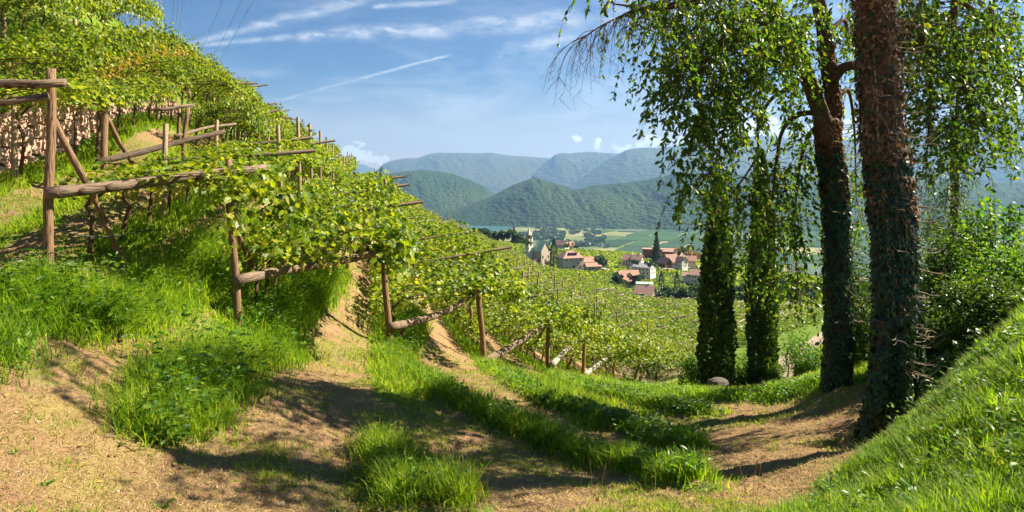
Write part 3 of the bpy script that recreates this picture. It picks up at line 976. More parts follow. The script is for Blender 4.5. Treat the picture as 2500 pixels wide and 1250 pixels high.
# the church: tower with spire, nave, low aisle
Yc_ = 480
cb = P(1318, 642, Yc_)
ch = empty("church", cb, math.radians(-50), "small stone church with pointed bell tower and pale green nave roof", "church")
ch.scale = (.88, .88, .88)
mb = MB(); mb.box((0, 0, 3.5), (15, 10, 17))
for s in (-1, 1):
    V = [(s * 7.49, -5, 12), (s * 7.49, 5, 12), (s * 7.49, 0, 19.8)]; V += [(x_ - s * .4, y_, z_) for x_, y_, z_ in V]
    mb.add(V, [(0, 1, 2), (3, 5, 4), (0, 3, 4, 1), (1, 4, 5, 2), (2, 5, 3, 0)])
mb.build("wall", M_STONEW, ch)
mb = MB(); gable_roof(mb, 15, 10, 12, 8, .6); mb.build("roof", M_ROOFC, ch)
mb = MB(); mb.box((7.58, 0, 2.0), (.15, 2.2, 4.0)); mb.build("door", M_WOODD, ch)
for u in (-3.2, 3.2):
    mb = MB(); mb.box((7.56, u, 6.0), (.14, 1.0, 2.8)); mb.build("window", M_WIN, ch)
tw = MB(); tw.box((0, 0, 6), (5.0, 5.0, 34)); tw.box((0, 0, 15.0), (5.4, 5.4, .5)); tw.box((0, 0, 19.6), (5.4, 5.4, .5))
tloc = (-5.5, -8.0, -1)
tpo = tw.build("bell_tower", M_WALLW, ch, loc=tloc)
mb = MB(); mb.add([(-2.7, -2.7, 23), (2.7, -2.7, 23), (2.7, 2.7, 23), (-2.7, 2.7, 23), (0, 0, 33)], [(0, 1, 4), (1, 2, 4), (2, 3, 4), (3, 0, 4), (3, 2, 1, 0)])
mb.build("spire", plain("spire_stone", (.42, .36, .30), .9, .2), tpo)
for s in range(4):
    for z in (17.3, 21.4):
        a = s * math.pi / 2
        mb = MB(); mb.box((math.cos(a) * 2.52, math.sin(a) * 2.52, z), (1.4, .14, 2.0), rz=a + math.pi / 2); mb.build("belfry_opening", M_WIN, tpo)
mb = MB(); mb.box((0, 0, 1.0), (9, 7.5, 6)); ai = mb.build("side_chapel", M_WALLP, ch, loc=(1, -8.5, -1.5))
mb = MB(); gable_roof(mb, 9, 7.5, 4, 2.2, .5); mb.build("chapel_roof", M_ROOFR, ai)

house("manor_house", "large pinkish manor with hipped brown roof and three dormers", "house", 1392, 655, 455, 21, 16, 11, 5.5, math.radians(20), M_WALLP, M_ROOFP, .8, 6.5,
      wrow('f', 4, 4.6, (8.6,), 1.2, 1.1) + [('f', x_, 2.2, 1.0, 1.2) for x_ in (-7, -3, 7)] + [('f', 4.5, 5.4, 1.6, 1.4), ('f', 0, 2.2, 2.0, 3.0), ('f', 0, 6, .9, .9)] + [('s', -4, 8.5, 1.1, 1.2), ('s', 2, 8.5, 1.1, 1.2)], chim=False)
mr = [o for o in COL.objects if o.name.startswith("manor_house")][0]
for k in (-1, 0, 1):
    mb = MB(); mb.box((k * 2.5, -3.6, 10.7), (1.2, 2.4, 1.2)); dm = mb.build("dormer", M_WIN, mr)
    m2 = MB(); gable_roof(m2, 2.4, 1.6, 0, .7, .2, .12)
    d_ = m2.build("dormer_roof", M_ROOFP, dm, loc=(k * 2.5, -3.6, 11.3)); d_.rotation_euler.z = math.radians(90)
house("farm_building", "orange-walled barn with tan roof behind the large manor", "barn", 1432, 652, 475, 13, 9, 6, 4, math.radians(20), M_WALLP, M_ROOFR, chim=False)
house("farm_building", "long low farm shed with brown roof beside the manor", "shed", 1447, 660, 450, 15, 7, 4.4, 2.6, math.radians(18), M_WALLP, M_ROOFP, wins=wrow('f', 4, 3.2, (2.4,)), chim=False)
house("farmhouse", "farmhouse with pink roof alone on the ridge behind the church", "house", 1372, 606, 640, 15, 12, 5, 5.5, math.radians(-30), M_WALLW, M_ROOFP, wins=wrow('f', 3, 4, (3,)))
house("farmhouse", "small tan house half hidden right of the ridge farmhouse", "house", 1392, 607, 650, 9, 8, 5, 4, math.radians(20), M_WALLP, M_ROOFR)
house("farmhouse", "house with bright red tiled roof and dormer at the hamlet's front", "house", 1533, 697, 385, 16, 13, 5.5, 6.5, math.radians(18), M_WALLP, M_ROOFR, .9, wins=wrow('f', 3, 3.6, (3.0,)) + wrow('s', 2, 4, (2.6, 6)), balc=1)
rr = [o for o in COL.objects if o.name.startswith("farmhouse")][-1]
mb = MB(); mb.box((2.7, -3.6, 5.8), (3.6, 2.8, 2.0)); mb.build("dormer", M_WOODD, rr)
mb = MB(); mb.box((2.7, -3.7, 7.0), (4.2, 3.6, .3), tilt=.08); mb.build("dormer_roof", M_ROOFR, rr)
house("farmhouse", "pale house with grey slate roof behind the red-roofed house", "house", 1573, 672, 410, 16, 10, 7.5, 3.0, math.radians(-38), M_WALLW, M_ROOFG, .6, wins=wrow('f', 4, 3.4, (5.5, 2.5)) + wrow('s', 3, 2.6, (6, 3)))
house("farmhouse", "olive-walled house with brown gabled roof and balconies, nearest of the hamlet", "house", 1576, 733, 330, 11, 10, 6.0, 3.8, math.radians(-30), M_WALLG, M_ROOFP, 1.1, wins=wrow('f', 3, 3, (4.6, 1.6), .9, 1.1) + wrow('s', 3, 2.6, (4.8, 1.6)), balc=2)
house("shed", "low shed with pale green roof between the red and olive houses", "shed", 1574, 700, 360, 11, 6, 2.6, .8, math.radians(-15), M_WALLW, M_ROOFC, chim=False)
house("farmhouse", "white house with brown roof and terrace left of the rust-red block", "house", 1538, 648, 455, 10, 12, 6, 4, math.radians(-42), M_WALLW, M_ROOFP, .9, wins=wrow('f', 3, 2.8, (4, 1.8)) + wrow('s', 3, 2.8, (5, 2)), balc=1)
house("farmhouse", "white gabled annex joined to the brown-roofed house", "house", 1557, 650, 450, 9, 9, 7, 3.6, math.radians(-30), M_WALLW, M_ROOFP, .8, wins=wrow('f', 2, 2.8, (4, 1.8)) + wrow('s', 3, 2.4, (5.5, 2.5)))
house("winery_building", "long flat-roofed rust-red block at the hamlet's back", "building", 1607, 631, 520, 32, 14, 10, 0, math.radians(-18), M_RUST, M_ROOFP, flat=True, chim=False, wins=wrow('f', 7, 4.2, (2.4,), 2.4, 2.0))
house("winery_building", "lower flat-roofed wing with orange end wall", "building", 1637, 634, 500, 15, 13, 8.5, 0, math.radians(-22), M_RUST, M_ROOFP, flat=True, chim=False, wins=wrow('f', 3, 4, (2.4,), 2.2, 2.0))
house("farmhouse", "big tan-roofed house with pale gable below the rust-red wing", "house", 1645, 652, 455, 16, 12, 6, 6, math.radians(14), M_WALLW, M_ROOFP, .9, wins=wrow('f', 4, 3.4, (3.4,), 1.1, 1.6) + wrow('s', 3, 2.8, (5, 2.2)))
house("farmhouse", "dark-fronted gabled wing left of the big tan-roofed house", "house", 1623, 652, 450, 9, 8, 5, 4, math.radians(-60), M_WOODD, M_ROOFP, .9, chim=False)
house("farmhouse", "small gabled house with two round-topped windows facing the lane", "house", 1664, 652, 450, 8, 8, 6, 3.6, math.radians(-55), M_WALLW, M_ROOFP, .8, wins=wrow('f', 2, 2.6, (4.4, 1.8)) + wrow('s', 2, 2.6, (4.4, 1.8)))
house("farmhouse", "red-roofed house under the autumn tree at the lane's end", "house", 1684, 647, 470, 11, 9, 5, 4, math.radians(-10), M_WALLP, M_ROOFR, wins=wrow('f', 3, 3, (3,)))
house("farmhouse", "white chalet with brown roof and stacked balconies above the slope", "house", 1704, 690, 395, 9, 11, 7.5, 3.2, math.radians(-35), M_WALLW, M_ROOFP, 1.2, wins=wrow('f', 3, 2.4, (5, 2)) + wrow('s', 3, 3, (6.4, 3.6, 1)), balc=2)
house("farmhouse", "low white extension with tan roof beside the balconied chalet", "house", 1683, 680, 400, 9, 8, 3, 2.0, math.radians(-25), M_WALLW, M_ROOFP, 1.0, chim=False)
house("farmhouse", "pale house half hidden behind the first cypress", "house", 1745, 655, 470, 12, 9, 6, 4, math.radians(-20), M_WALLW, M_ROOFR, wins=wrow('f', 3, 3, (3.5,)))

# lane and retaining walls of the hamlet
def ribbon(name, pts, w, mat, dz=.25, n=40, kind="structure"):
    c = spline(np.array([hit(px, py, 150) for px, py in pts]), n)
    T = np.gradient(c, axis=0)[:, :2]; T /= np.linalg.norm(T, axis=1, keepdims=True)
    N = np.stack([-T[:, 1], T[:, 0]], -1)
    A = c[:, :2] + N * w / 2; B = c[:, :2] - N * w / 2
    z = np.maximum(np.maximum(G(A[:, 0], A[:, 1]), G(B[:, 0], B[:, 1])), c[:, 2]) + dz
    X_ = np.stack([A[:, 0], B[:, 0]]); Y_ = np.stack([A[:, 1], B[:, 1]]); Z_ = np.stack([z, z])
    return tag(obj(name, grid_mesh(name, X_, Y_, Z_), mat), kind=kind)


M_ROAD = plain("pale_road", (.42, .36, .30), .9, .15, .5)
ribbon("lane", [(1605, 652), (1640, 658), (1685, 654), (1730, 649), (1780, 650)], 4.5, M_ROAD)
ribbon("farm_path", [(1465, 655), (1500, 663), (1530, 668)], 3, M_ROAD)

# ------------------------------------------------------------------ woods and single trees of the middle distance
def crown_mesh(name, kind, n, size, seed, template=T_QUAD):
    r = np.random.default_rng(seed)
    if kind == 'round':
        k = 7
        cc = r.normal(0, .28, (k, 3)) + [0, 0, .62]; cc[:, 2] = np.clip(cc[:, 2], .35, .85)
        pick = r.integers(0, k, n)
        d = r.normal(0, 1, (n, 3)); d /= np.linalg.norm(d, axis=1, keepdims=True)
        p = cc[pick] + d * (.20 * r.random((n, 1)) ** .35)
        p[:, 2] = np.maximum(p[:, 2], .15)
    elif kind == 'column':
        t = r.random(n) ** .85; a = r.uniform(0, 6.283, n)
        rad = .085 * np.clip(np.minimum((1 - t) * 2.4, t * 9 + .55), 0, 1) * (0.75 + .25 * r.random(n))
        p = np.stack([np.cos(a) * rad, np.sin(a) * rad, t], -1); d = np.stack([np.cos(a), np.sin(a), np.full(n, .6)], -1)
    else:   # conifer
        t = r.random(n); a = r.uniform(0, 6.283, n)
        rad = .22 * (1 - t) * (0.55 + .45 * ((t * 9) % 1)) * (.5 + .5 * r.random(n))
        p = np.stack([np.cos(a) * rad, np.sin(a) * rad, .1 + t * .9], -1); d = np.stack([np.cos(a), np.sin(a), np.full(n, -.2)], -1)
    R = rot_mats(d + r.normal(0, .5, (n, 3)), r.uniform(0, 6.28, n))
    v, l, m, rn = scatter(template[0], template[1], p, R, np.full(n, size) * (0.6 + .8 * r.random(n)), r.random(n))
    return scat_mesh(name, [(v, l, m, rn)])


CR = {'round': [crown_mesh("crown", 'round', 900, .075, s) for s in (1, 2, 3)],
      'column': [crown_mesh("crown", 'column', 700, .03, 4)], 'conifer': [crown_mesh("crown", 'conifer', 900, .045, 5)]}
for k_ in CR:
    for me in CR[k_]: me.materials.append(M_FARTREE)
_tk = MB().tube([(0, 0, -.1), (0.01, 0, .3), (0, 0, .7)], [.035, .028, .012], 6).mesh("trunk"); _tk.materials.append(M_BARK)
M_AUTTREE = leaf_mat("autumn_tree_leaf", [(0, (.10, .10, .02)), (.6, (.24, .15, .03)), (1, (.34, .20, .04))], .3, tcol=(1.4, 1.2, .6))


def far_tree(name, kind, px, py, Y, hgt, wid, label, group=None, mat=None, base=None):
    b = P(px, py, Y) if base is None else base
    r = empty(name, b, random.uniform(0, 6), label, "tree", group)
    c = obj("crown", random.choice(CR[kind]), None, r)
    c.scale = (wid, wid, hgt)
    if mat:
        c.data = c.data.copy(); c.data.materials.clear(); c.data.materials.append(mat)
    t = obj("trunk", _tk, None, r); t.scale = (hgt * .6, hgt * .6, hgt)
    return r


# grove on the shoulder left of the church
for k, (px, py, h_) in enumerate([(1172, 585, 7), (1186, 588, 8), (1200, 589, 7), (1214, 590, 8), (1228, 591, 7.5), (1240, 592, 7), (1262, 596, 7), (1273, 598, 6), (1284, 601, 5)]):
    far_tree("broadleaf_tree", 'round', px, py, 420, h_ * 1.15, h_ * 1.3, "dark broadleaf tree of the grove on the shoulder left of the bell tower", "trees of the grove on the shoulder")
far_tree("conifer", 'conifer', 1255, 597, 420, 12, 15, "dark pointed conifer standing up out of the grove left of the bell tower")
far_tree("cypress", 'column', 1352, 645, 460, 19, 34, "slim dark cypress between the church and the manor")
far_tree("conifer", 'conifer', 1603, 652, 470, 25, 30, "tall dark conifer in front of the rust-red block")
far_tree("cypress", 'column', 1615, 702, 340, 9, 18, "small dark cypress in the field beside the olive-walled house")
far_tree("cypress", 'column', 1653, 712, 330, 11, 18, "small dark cypress standing right of its shorter twin in the field")
far_tree("broadleaf_tree", 'round', 1470, 660, 440, 11, 13, "bushy green tree at the end of the long farm shed")
far_tree("broadleaf_tree", 'round', 1693, 645, 480, 13, 15, "autumn-coloured tree behind the red-roofed house", mat=M_AUTTREE)
far_tree("broadleaf_tree", 'round', 1672, 630, 520, 11, 12, "green tree right behind the orange end wall")
far_tree("broadleaf_tree", 'round', 1383, 607, 600, 6, 7, "green tree in front of the farmhouse on the ridge")
far_tree("broadleaf_tree", 'round', 1406, 610, 600, 5, 7, "low round tree right of the farmhouse on the ridge")
far_tree("broadleaf_tree", 'round', 1340, 652, 470, 5, 7, "shrubby tree at the foot of the church front")
far_tree("broadleaf_tree", 'round', 1563, 695, 380, 8, 8, "dark green tree right of the red-tiled house")
for (px, py, h_) in [(1513, 696, 5), (1528, 699, 4), (1545, 699, 4), (1500, 692, 6), (1551, 652, 5), (1590, 655, 5)]:
    far_tree("garden_shrub", 'round', px, py, 372, h_, h_ * 1.2, "rounded garden shrub against the hamlet houses", "garden shrubs of the hamlet")
for k in range(17):
    px = 1612 + k * 8 + random.uniform(-3, 3)
    far_tree("broadleaf_tree", 'round', px, 742 + k * .5 + random.uniform(-4, 4), 290, random.uniform(5.5, 8.5), random.uniform(8, 10),
             "rounded tree of the thicket below the olive-walled house", "trees of the thicket below the hamlet")
for k in range(26):
    px = 1710 + k * 24 + random.uniform(-9, 9); yy_ = random.uniform(200, 420)
    b = np.array([(px - CX) / F * yy_, yy_, 0]); b[2] = G(b[0], b[1])
    far_tree("broadleaf_tree", 'round', 0, 0, 0, random.uniform(6, 11), random.uniform(8, 12), "green tree on the lower slope beyond the cypresses", "trees on the slope beyond the cypresses", base=b)

# wetland woods in the valley
n = 520
pxs = np.concatenate([rng.uniform(1240, 1480, n), rng.uniform(1310, 1480, 260), rng.uniform(1140, 1460, 120)])
pys = np.concatenate([rng.uniform(568, 606, n), 548 + rng.gamma(2, 6, 260), rng.uniform(560, 600, 120)])
Ys = -VZ * F / (pys - H)
keep = (vnoise(pxs / 18, pys / 6, 3) > .46) & (Ys < 3300)
wx = (pxs - CX) / F * Ys
keep &= ~((pys < 570) & (pxs < 1310))
wx, Ys, ww_ = wx[keep], Ys[keep], rng.uniform(7, 14, keep.sum())
parts = []
k = 30
c0 = np.repeat(np.stack([wx, Ys, np.full(len(wx), VZ) + ww_ * .5], -1), k, 0)
d = rng.normal(0, 1, c0.shape); d /= np.linalg.norm(d, axis=1, keepdims=True)
wr = np.repeat(ww_, k)
pos = c0 + d * (wr * .55)[:, None] * np.array([1.5, 1.5, .9])
parts.append(scatter(T_QUAD[0], T_QUAD[1], pos, rot_mats(d + rng.normal(0, .4, d.shape), rng.uniform(0, 6, len(pos))), wr * .55, rng.random(len(pos))))
tag(obj("wetland_woods", scat_mesh("wetland_woods", parts), M_FARTREE), kind="stuff")

# ------------------------------------------------------------------ vine rows of the hamlet's fields
HOUSES = [(o.location.x, o.location.y) for o in COL.objects if o.type == 'EMPTY' and o.get("category") in ("house", "barn", "shed", "building", "church")]


def field_rows(name, pxa, pxb, inside, spacing, mat, qs, x_rng, y_rng, hh=1.7, dens=1.0):
    a, b = hit(*pxa, 120), hit(*pxb, 120)
    e = (b - a)[:2]; e /= np.linalg.norm(e); nrm = np.array([-e[1], e[0]])
    n = int((x_rng[1] - x_rng[0]) * (y_rng[1] - y_rng[0]) / spacing / qs * 1.9 * dens)
    x = rng.uniform(*x_rng, n); y = rng.uniform(*y_rng, n)
    s = x * nrm[0] + y * nrm[1]; q = np.round(s / spacing) * spacing
    off = (q - s) + rng.normal(0, .05 * spacing, n)
    x = x + nrm[0] * off; y = y + nrm[1] * off
    ok = inside(x, y)
    for hx, hy in HOUSES:
        ok &= np.hypot(x - hx, y - hy) > 13
    x, y = x[ok], y[ok]
    z = G(x, y) + rng.uniform(.2, 1, len(x)) * hh
    d = rng.normal(0, 1, (len(x), 3)); d[:, 2] *= .6
    d[:, 0] += e[0] * 1.5; d[:, 1] += e[1] * 1.5
    v = scatter(T_QUAD[0], T_QUAD[1], np.stack([x, y, z], -1), rot_mats(d, rng.uniform(0, 6.28, len(x))), qs * rng.uniform(.7, 1.2, len(x)), rng.random(len(x)))
    tag(obj(name, scat_mesh(name, [v]), mat), kind="stuff")


def pxof(x, y): return CX + x / np.maximum(y, 1) * F


field_rows("field_vines", (1350, 662), (1530, 728), lambda x, y: (y < 400) & (pxof(x, y) < 1560) & (pxof(x, y) > 1280), 3.6, M_VINE, 1.1, (0, 90), (175, 400))
field_rows("field_vines", (1350, 612), (1560, 628), lambda x, y: (y >= 400) & (pxof(x, y) < 1560) & (pxof(x, y) > 1100), 4.6, M_VINE, 1.5, (-70, 140), (400, 640))
field_rows("field_vines", (1600, 690), (1720, 722), lambda x, y: (pxof(x, y) >= 1560) & (pxof(x, y) < 2350), 4.2, M_VINE, 1.3, (60, 330), (215, 600))

# ------------------------------------------------------------------ vine hillside: rows, trellis, vines
def lin(px_, pts):
    a = np.array(pts, float); return np.interp(px_, a[:, 0], a[:, 1])


RIDGE = [(0, 26), (150, 30), (310, 34), (440, 42), (530, 48), (600, 55), (700, 65), (800, 80), (870, 95), (960, 105), (1050, 115), (1130, 130), (1200, 150), (1290, 168), (1400, 172)]
EDGE = np.array([hit(px, py, 20) for px, py in [(1605, 925), (1585, 885), (1548, 845), (1480, 800), (1380, 735), (1290, 668)]])
eu = Ucoord(EDGE[:, 0], EDGE[:, 1])
rows = []
ystart = {1: 8.8, 2: 11.0, 3: 16.5, 4: 22.0, 5: 27.0, 6: 32.0, 7: 38.0, 8: 42.0, 9: 45.0}
ulist = {int(r): float(u) for r, u in zip(_rn, _un)}
for r in range(10, 17): ulist[r] = 22 + (r - 9) * 3.6
for r in sorted(ulist):
    if r < -5: continue
    u = ulist[r]
    if r in ystart: y0 = ystart[r]
    elif r <= 0: y0 = max(8.0, -u * 1.026 / .66)
    else:
        y0 = float(np.interp(u, eu, EDGE[:, 1])) if u < eu.max() else 1e9
    if y0 > 500: continue
    ys = np.arange(y0, 190, 0.25)
    xs = u * 1.026 - .23 * ys
    okm = ys < lin(pxof(xs, ys), RIDGE) + 4
    if not okm.any(): continue
    last = len(okm) - 1 if okm.all() else int(np.argmin(okm))
    rows.append((r, u, y0, ys[max(last, 1)]))
RAZ = math.atan2(.224, .975)                      # heading of "across the row, downhill"
DN = np.array([math.cos(RAZ), math.sin(RAZ)])
AL = np.array([-.224, .975])


def row_pt(u, y):
    x = u * 1.026 - .23 * y
    return np.array([x, y, float(G(x, y))])


def roof_lo(r): return 1.25 if r >= 1 else (2.05 if r == -1 else 1.55)


def vine_mesh(seed, n, size, W, template, dark=False):
    r = np.random.default_rng(seed)
    x = r.uniform(-.35, W + .35, n); y = r.uniform(-.85, .85, n)
    zr = roof0 + (x / W) * .25 + .12 * np.sin(x * 2.1 + seed) + .10 * np.sin(y * 4 + seed * 2)
    z = zr + r.normal(.06, .13, n)
    e = r.random(n)
    sh = e < .10                                       # shoots sticking up
    z[sh] += r.random(sh.sum()) ** 1.8 * .38
    ed = (e > .13) & (e < .36)                          # curtain over the outer edge
    x[ed] = W + .1 + r.normal(0, .16, ed.sum()) + .1 * np.sin(y[ed] * 5)
    z[ed] = roof0 + .25 - r.random(ed.sum()) ** 1.4 * .65
    ie = (e > .36) & (e < .43)
    x[ie] = -.2 + r.normal(0, .15, ie.sum()); z[ie] = roof0 - r.random(ie.sum()) * .45
    a = r.uniform(0, 6.283, n)
    d = np.stack([np.cos(a), np.sin(a), r.normal(-.35, .4, n)], -1)
    d[ed, 2] -= .9; d[ed, 0] += .5
    R = rot_mats(d, r.normal(0, .55, n))
    v = scatter(template[0], template[1], np.stack([x, y, z], -1), R, size * r.uniform(.65, 1.25, n), r.random(n))
    return v


roof0 = 0.0
W0 = 3.4
NEARM = [scat_mesh("foliage", [vine_mesh(s, 760, .155, W0, T_VINE)]) for s in (1, 2, 3, 4)]
MIDM = [scat_mesh("foliage", [vine_mesh(s, 950, .165, W0, T_LEAF2)]) for s in (5, 6, 7, 8, 9)]
for m_ in NEARM + MIDM: m_.materials.append(M_VINE)


def vine_trunk_mesh(seed, h):
    r = np.random.default_rng(seed)
    mb = MB()
    k1 = r.uniform(-.15, .15, 4)
    base = [(0, 0, -.15), (.03 + k1[0] * .4, k1[1] * .5, h * .25), (.10 + k1[1] * .6, k1[2] * .8, h * .5), (.05 + k1[2] * .5, k1[3], h * .66)]
    mb.tube(spline(base, 12), [.05, .035, .034, .04], 7, .12)
    top = base[-1]
    for s in (-1, 1):
        e = r.uniform(.2, .5)
        arm = [top, (top[0] + .18, top[1] + s * .14, h * .82), (top[0] + .5, top[1] + s * e * .7, h * .98), (top[0] + 1.1, top[1] + s * e, h * 1.02), (top[0] + 1.9, top[1] + s * e * 1.2 + k1[0], h * 1.06)]
        mb.tube(spline(arm, 16), [.032, .022, .014, .008], 6, .1)
    for s in range(3):
        y_ = r.uniform(-.5, .5)
        mb.tube(spline([(top[0] + .4, top[1] + y_ * .3, h * .95), (top[0] + 1.0, y_, h * 1.0 + .05), (top[0] + 2.2, y_ * 1.3, h * 1.1)], 8), [.012, .005], 4)
    return mb.mesh("trunk", True)


TRK = {h: [vine_trunk_mesh(s + int(h * 10), h) for s in (1, 2, 3, 4)] for h in (1.25, 1.55, 2.05)}
for h in TRK:
    for m_ in TRK[h]: m_.materials.append(M_VSTEM)


def grape_mesh(seed, W):
    r = np.random.default_rng(seed)
    nb = 16; k = 26
    c = np.stack([r.uniform(.1, W * .8, nb), r.uniform(-.7, .7, nb), r.uniform(-.22, -.05, nb)], -1)
    t = r.random((nb, k)); a = r.uniform(0, 6.28, (nb, k))
    rad = .055 * (1 - t * .75)
    p = np.stack([c[:, None, 0] + np.cos(a) * rad, c[:, None, 1] + np.sin(a) * rad, c[:, None, 2] - t * .22], -1).reshape(-1, 3)
    tv = [[-.5, -.5, 0], [.5, -.5, 0], [.5, .5, 0], [-.5, .5, 0]]
    v = scatter(tv, [[0, 1, 2, 3]], p, rot_mats(r.normal(0, 1, (len(p), 3)), r.uniform(0, 6, len(p))), np.full(len(p), .05), r.random(len(p)))
    return scat_mesh("grape_bunches", [v])


GRP = [grape_mesh(s, W0) for s in (1, 2)]
for m_ in GRP: m_.materials.append(M_GRAPE)

YLW = []
for s in (1, 2, 3):
    n_ = 80
    pp_ = np.stack([rng.normal(W0 + .18, .14, n_), rng.uniform(-.8, .8, n_), -.12 - rng.random(n_) * .5], -1)
    d_ = rng.normal(0, 1, (n_, 3)); d_[:, 2] -= .8
    YLW.append(scat_mesh("yellow_leaves", [scatter(T_LEAF2[0], T_LEAF2[1], pp_, rot_mats(d_, rng.normal(0, .8, n_)), rng.uniform(.07, .13, n_), rng.random(n_))]))
    YLW[-1].materials.append(M_AUTUMN)
plants = []
for (r, u, y0, y1) in rows:
    un = ulist.get(r + 1, u + 3.6)
    W = (un - u)
    step = 1.3
    for y in np.arange(y0 + (1.25 if r > 0 else .5), y1, step):
        p_ = row_pt(u, y)
        px_ = pxof(p_[0], p_[1])
        if px_ < -140: continue
        if r == 0 and y < 21: continue
        if y > float(lin(px_, RIDGE)) * (1.2 if px_ < 260 else .86 if px_ < 760 else 1.0): continue
        plants.append((float(np.hypot(p_[0], p_[1])), r, W, p_, y - y0))
plants.sort(key=lambda t: t[0])
ROWNAME = {-4: "high on the hillside", -3: "high on the hillside", -2: "on the terrace above the pink stone wall", -1: "against the pink stone wall",
           0: "under the tall braced post", 1: "under the first thick log beam", 2: "under the second log beam",
           3: "under the curved third log beam", 4: "under the beam slanting from the ground", 5: "behind the fifth front post",
           6: "behind the whitish slanting log", 7: "in the low rows by the clearing", 8: "in the low rows by the clearing", 9: "in the low rows by the clearing"}
NIND = 285
ORD = ['first', 'second', 'third', 'fourth', 'fifth', 'sixth', 'seventh', 'eighth', 'ninth', 'tenth']
far_p = plants[NIND:]
for (dist, r, W, p_, al) in plants[:NIND]:
    h = roof_lo(r)
    nm = ROWNAME.get(r, "in the far rows of the hillside")
    k_ = int(round((al - 1.25) / 1.3))
    lab_ = (ORD[k_] + " grapevine in from the row end, " + nm) if 0 <= k_ < len(ORD) and r > 0 else "gnarled leafy grapevine deep in the rows, " + nm
    root = empty("grapevine", p_, RAZ + random.uniform(-.05, .05), lab_, "grapevine", "grapevines " + nm)
    f_ = obj("foliage", random.choice(NEARM if dist < 17 else MIDM), None, root)
    f_.location = (0, 0, h - (.08 if r == 1 and al < 14 else 0)); f_.scale = (max(W, 1.8) / W0, 1, .55 if (r == 1 and al < 14) or r == -1 else 1)
    if random.random() < .5: f_.scale.y = -1
    t_ = obj("trunk", random.choice(TRK[h]), None, root)
    if dist < 24 or r in (-2, -3):
        gb = obj("grape_bunches", random.choice(GRP), None, root); gb["kind"] = "stuff"
        gb.location = (0, 0, h); gb.scale = (max(W, 1.8) / W0, 1, 1)
    if r == -2:
        yl = obj("yellow_leaves", random.choice(YLW), None, root); yl["kind"] = "stuff"; yl.location = (max(W, 1.8) - W0 + .25, 0, h)
# the vines further off, joined
parts = []; tb = MB(); aut = []
for i, (dist, r, W, p_, al) in enumerate(far_p):
    s_ = .15 + dist * .0021
    n = int(min(900, 2.1 * (W + .6) * 1.5 / (s_ * s_ * .55)))
    roof0 = 0.0
    v, l, m, rn = vine_mesh(i % 37, n, s_, max(W, 1.8), T_LEAF2)
    c_, s2 = math.cos(RAZ), math.sin(RAZ)
    v = np.stack([v[:, 0] * c_ - v[:, 1] * s2, v[:, 0] * s2 + v[:, 1] * c_, v[:, 2]], -1) + p_ + [0, 0, roof_lo(r)]
    parts.append((v, l, m, rn))
    if dist < 60 and r < 3:
        tb.tube([p_ - [0, 0, .1], p_ + [.1, .05, .7], p_ + [.6, .2, 1.3]], [.04, .03, .015], 4)
tag(obj("hillside_vines", scat_mesh("hillside_vines", parts), M_VINE), kind="stuff")
if tb.n: tag(tb.build("far_vine_trunks", M_VSTEM), kind="stuff")
print("plants", len(plants), "far", len(far_p))


def pole(name, p0, p1, r0, r1, mat, parent=None, origin=(0, 0, 0), bend=0.0, n=10, rough=.05, squash=1.0, me=None):
    """a pole whose mesh runs along its own z axis"""
    p0 = np.asarray(p0, float); p1 = np.asarray(p1, float); L = float(np.linalg.norm(p1 - p0))
    if me is None:
        k = max(3, int(L / .25))
        t = np.linspace(0, 1, k)
        ph = rng.uniform(0, 6)
        pts = np.stack([np.sin(t * math.pi) * bend + .012 * np.sin(t * 9 + ph), .012 * np.cos(t * 7 + ph), t * L], -1)
        me = MB().tube(pts, r0 + (r1 - r0) * t, n, rough, True, .5, squash).mesh(name, True)
        me.materials.append(mat)
    o = obj(name, me, None, parent)
    d = Vector((p1 - p0) / L)
    o.rotation_euler = d.to_track_quat('Z', 'X').to_euler()
    o.location = tuple(p0 - np.asarray(origin, float))
    return o, L


def bands(parent, p0, p1, r, ts, origin):
    for t in ts:
        c = p0 + (p1 - p0) * t; d = (p1 - p0) / np.linalg.norm(p1 - p0) * .012
        pole("wire_tie", c - d * .4, c + d * .4, r * 1.03, r * 1.03, M_VSTEM, parent, origin, n=12, rough=0)


def frame(label, post, beam=None, brace=None, extra=(), group="front posts and beams of the vine trellis", bm=M_LOG, wires=()):
    """post = (px, pyb, pyt, Y, r, px top); beam = ((px,py,Y),(px,py,Y),r0,r1)"""
    pxb, pyb, Y, pxt, pyt, r = post
    b = P(pxb, pyb, Y); t = P(pxt, pyt, Y + .05)
    gz = float(G(b[0], b[1]))
    b[2] = min(b[2], gz) - .15
    root = empty("trellis_frame", b, 0, label, "trellis frame", group)
    pole("post", b, t, r * 1.08, r * .95, M_POST, root, b, n=10, rough=.04)
    for nm, bmx, mt in ([("beam", beam, bm)] if beam else []) + ([("brace", brace, M_POST)] if brace else []) + list(extra):
        (a1, a2, r0, r1, bend) = bmx
        q0, q1 = P(*a1), P(*a2)
        pole(nm, q0, q1, r0, r1, mt, root, b, bend, n=12, rough=.07)
        if nm == "beam" and wires: bands(root, q0, q1, max(r0, r1), wires, b)
    return root


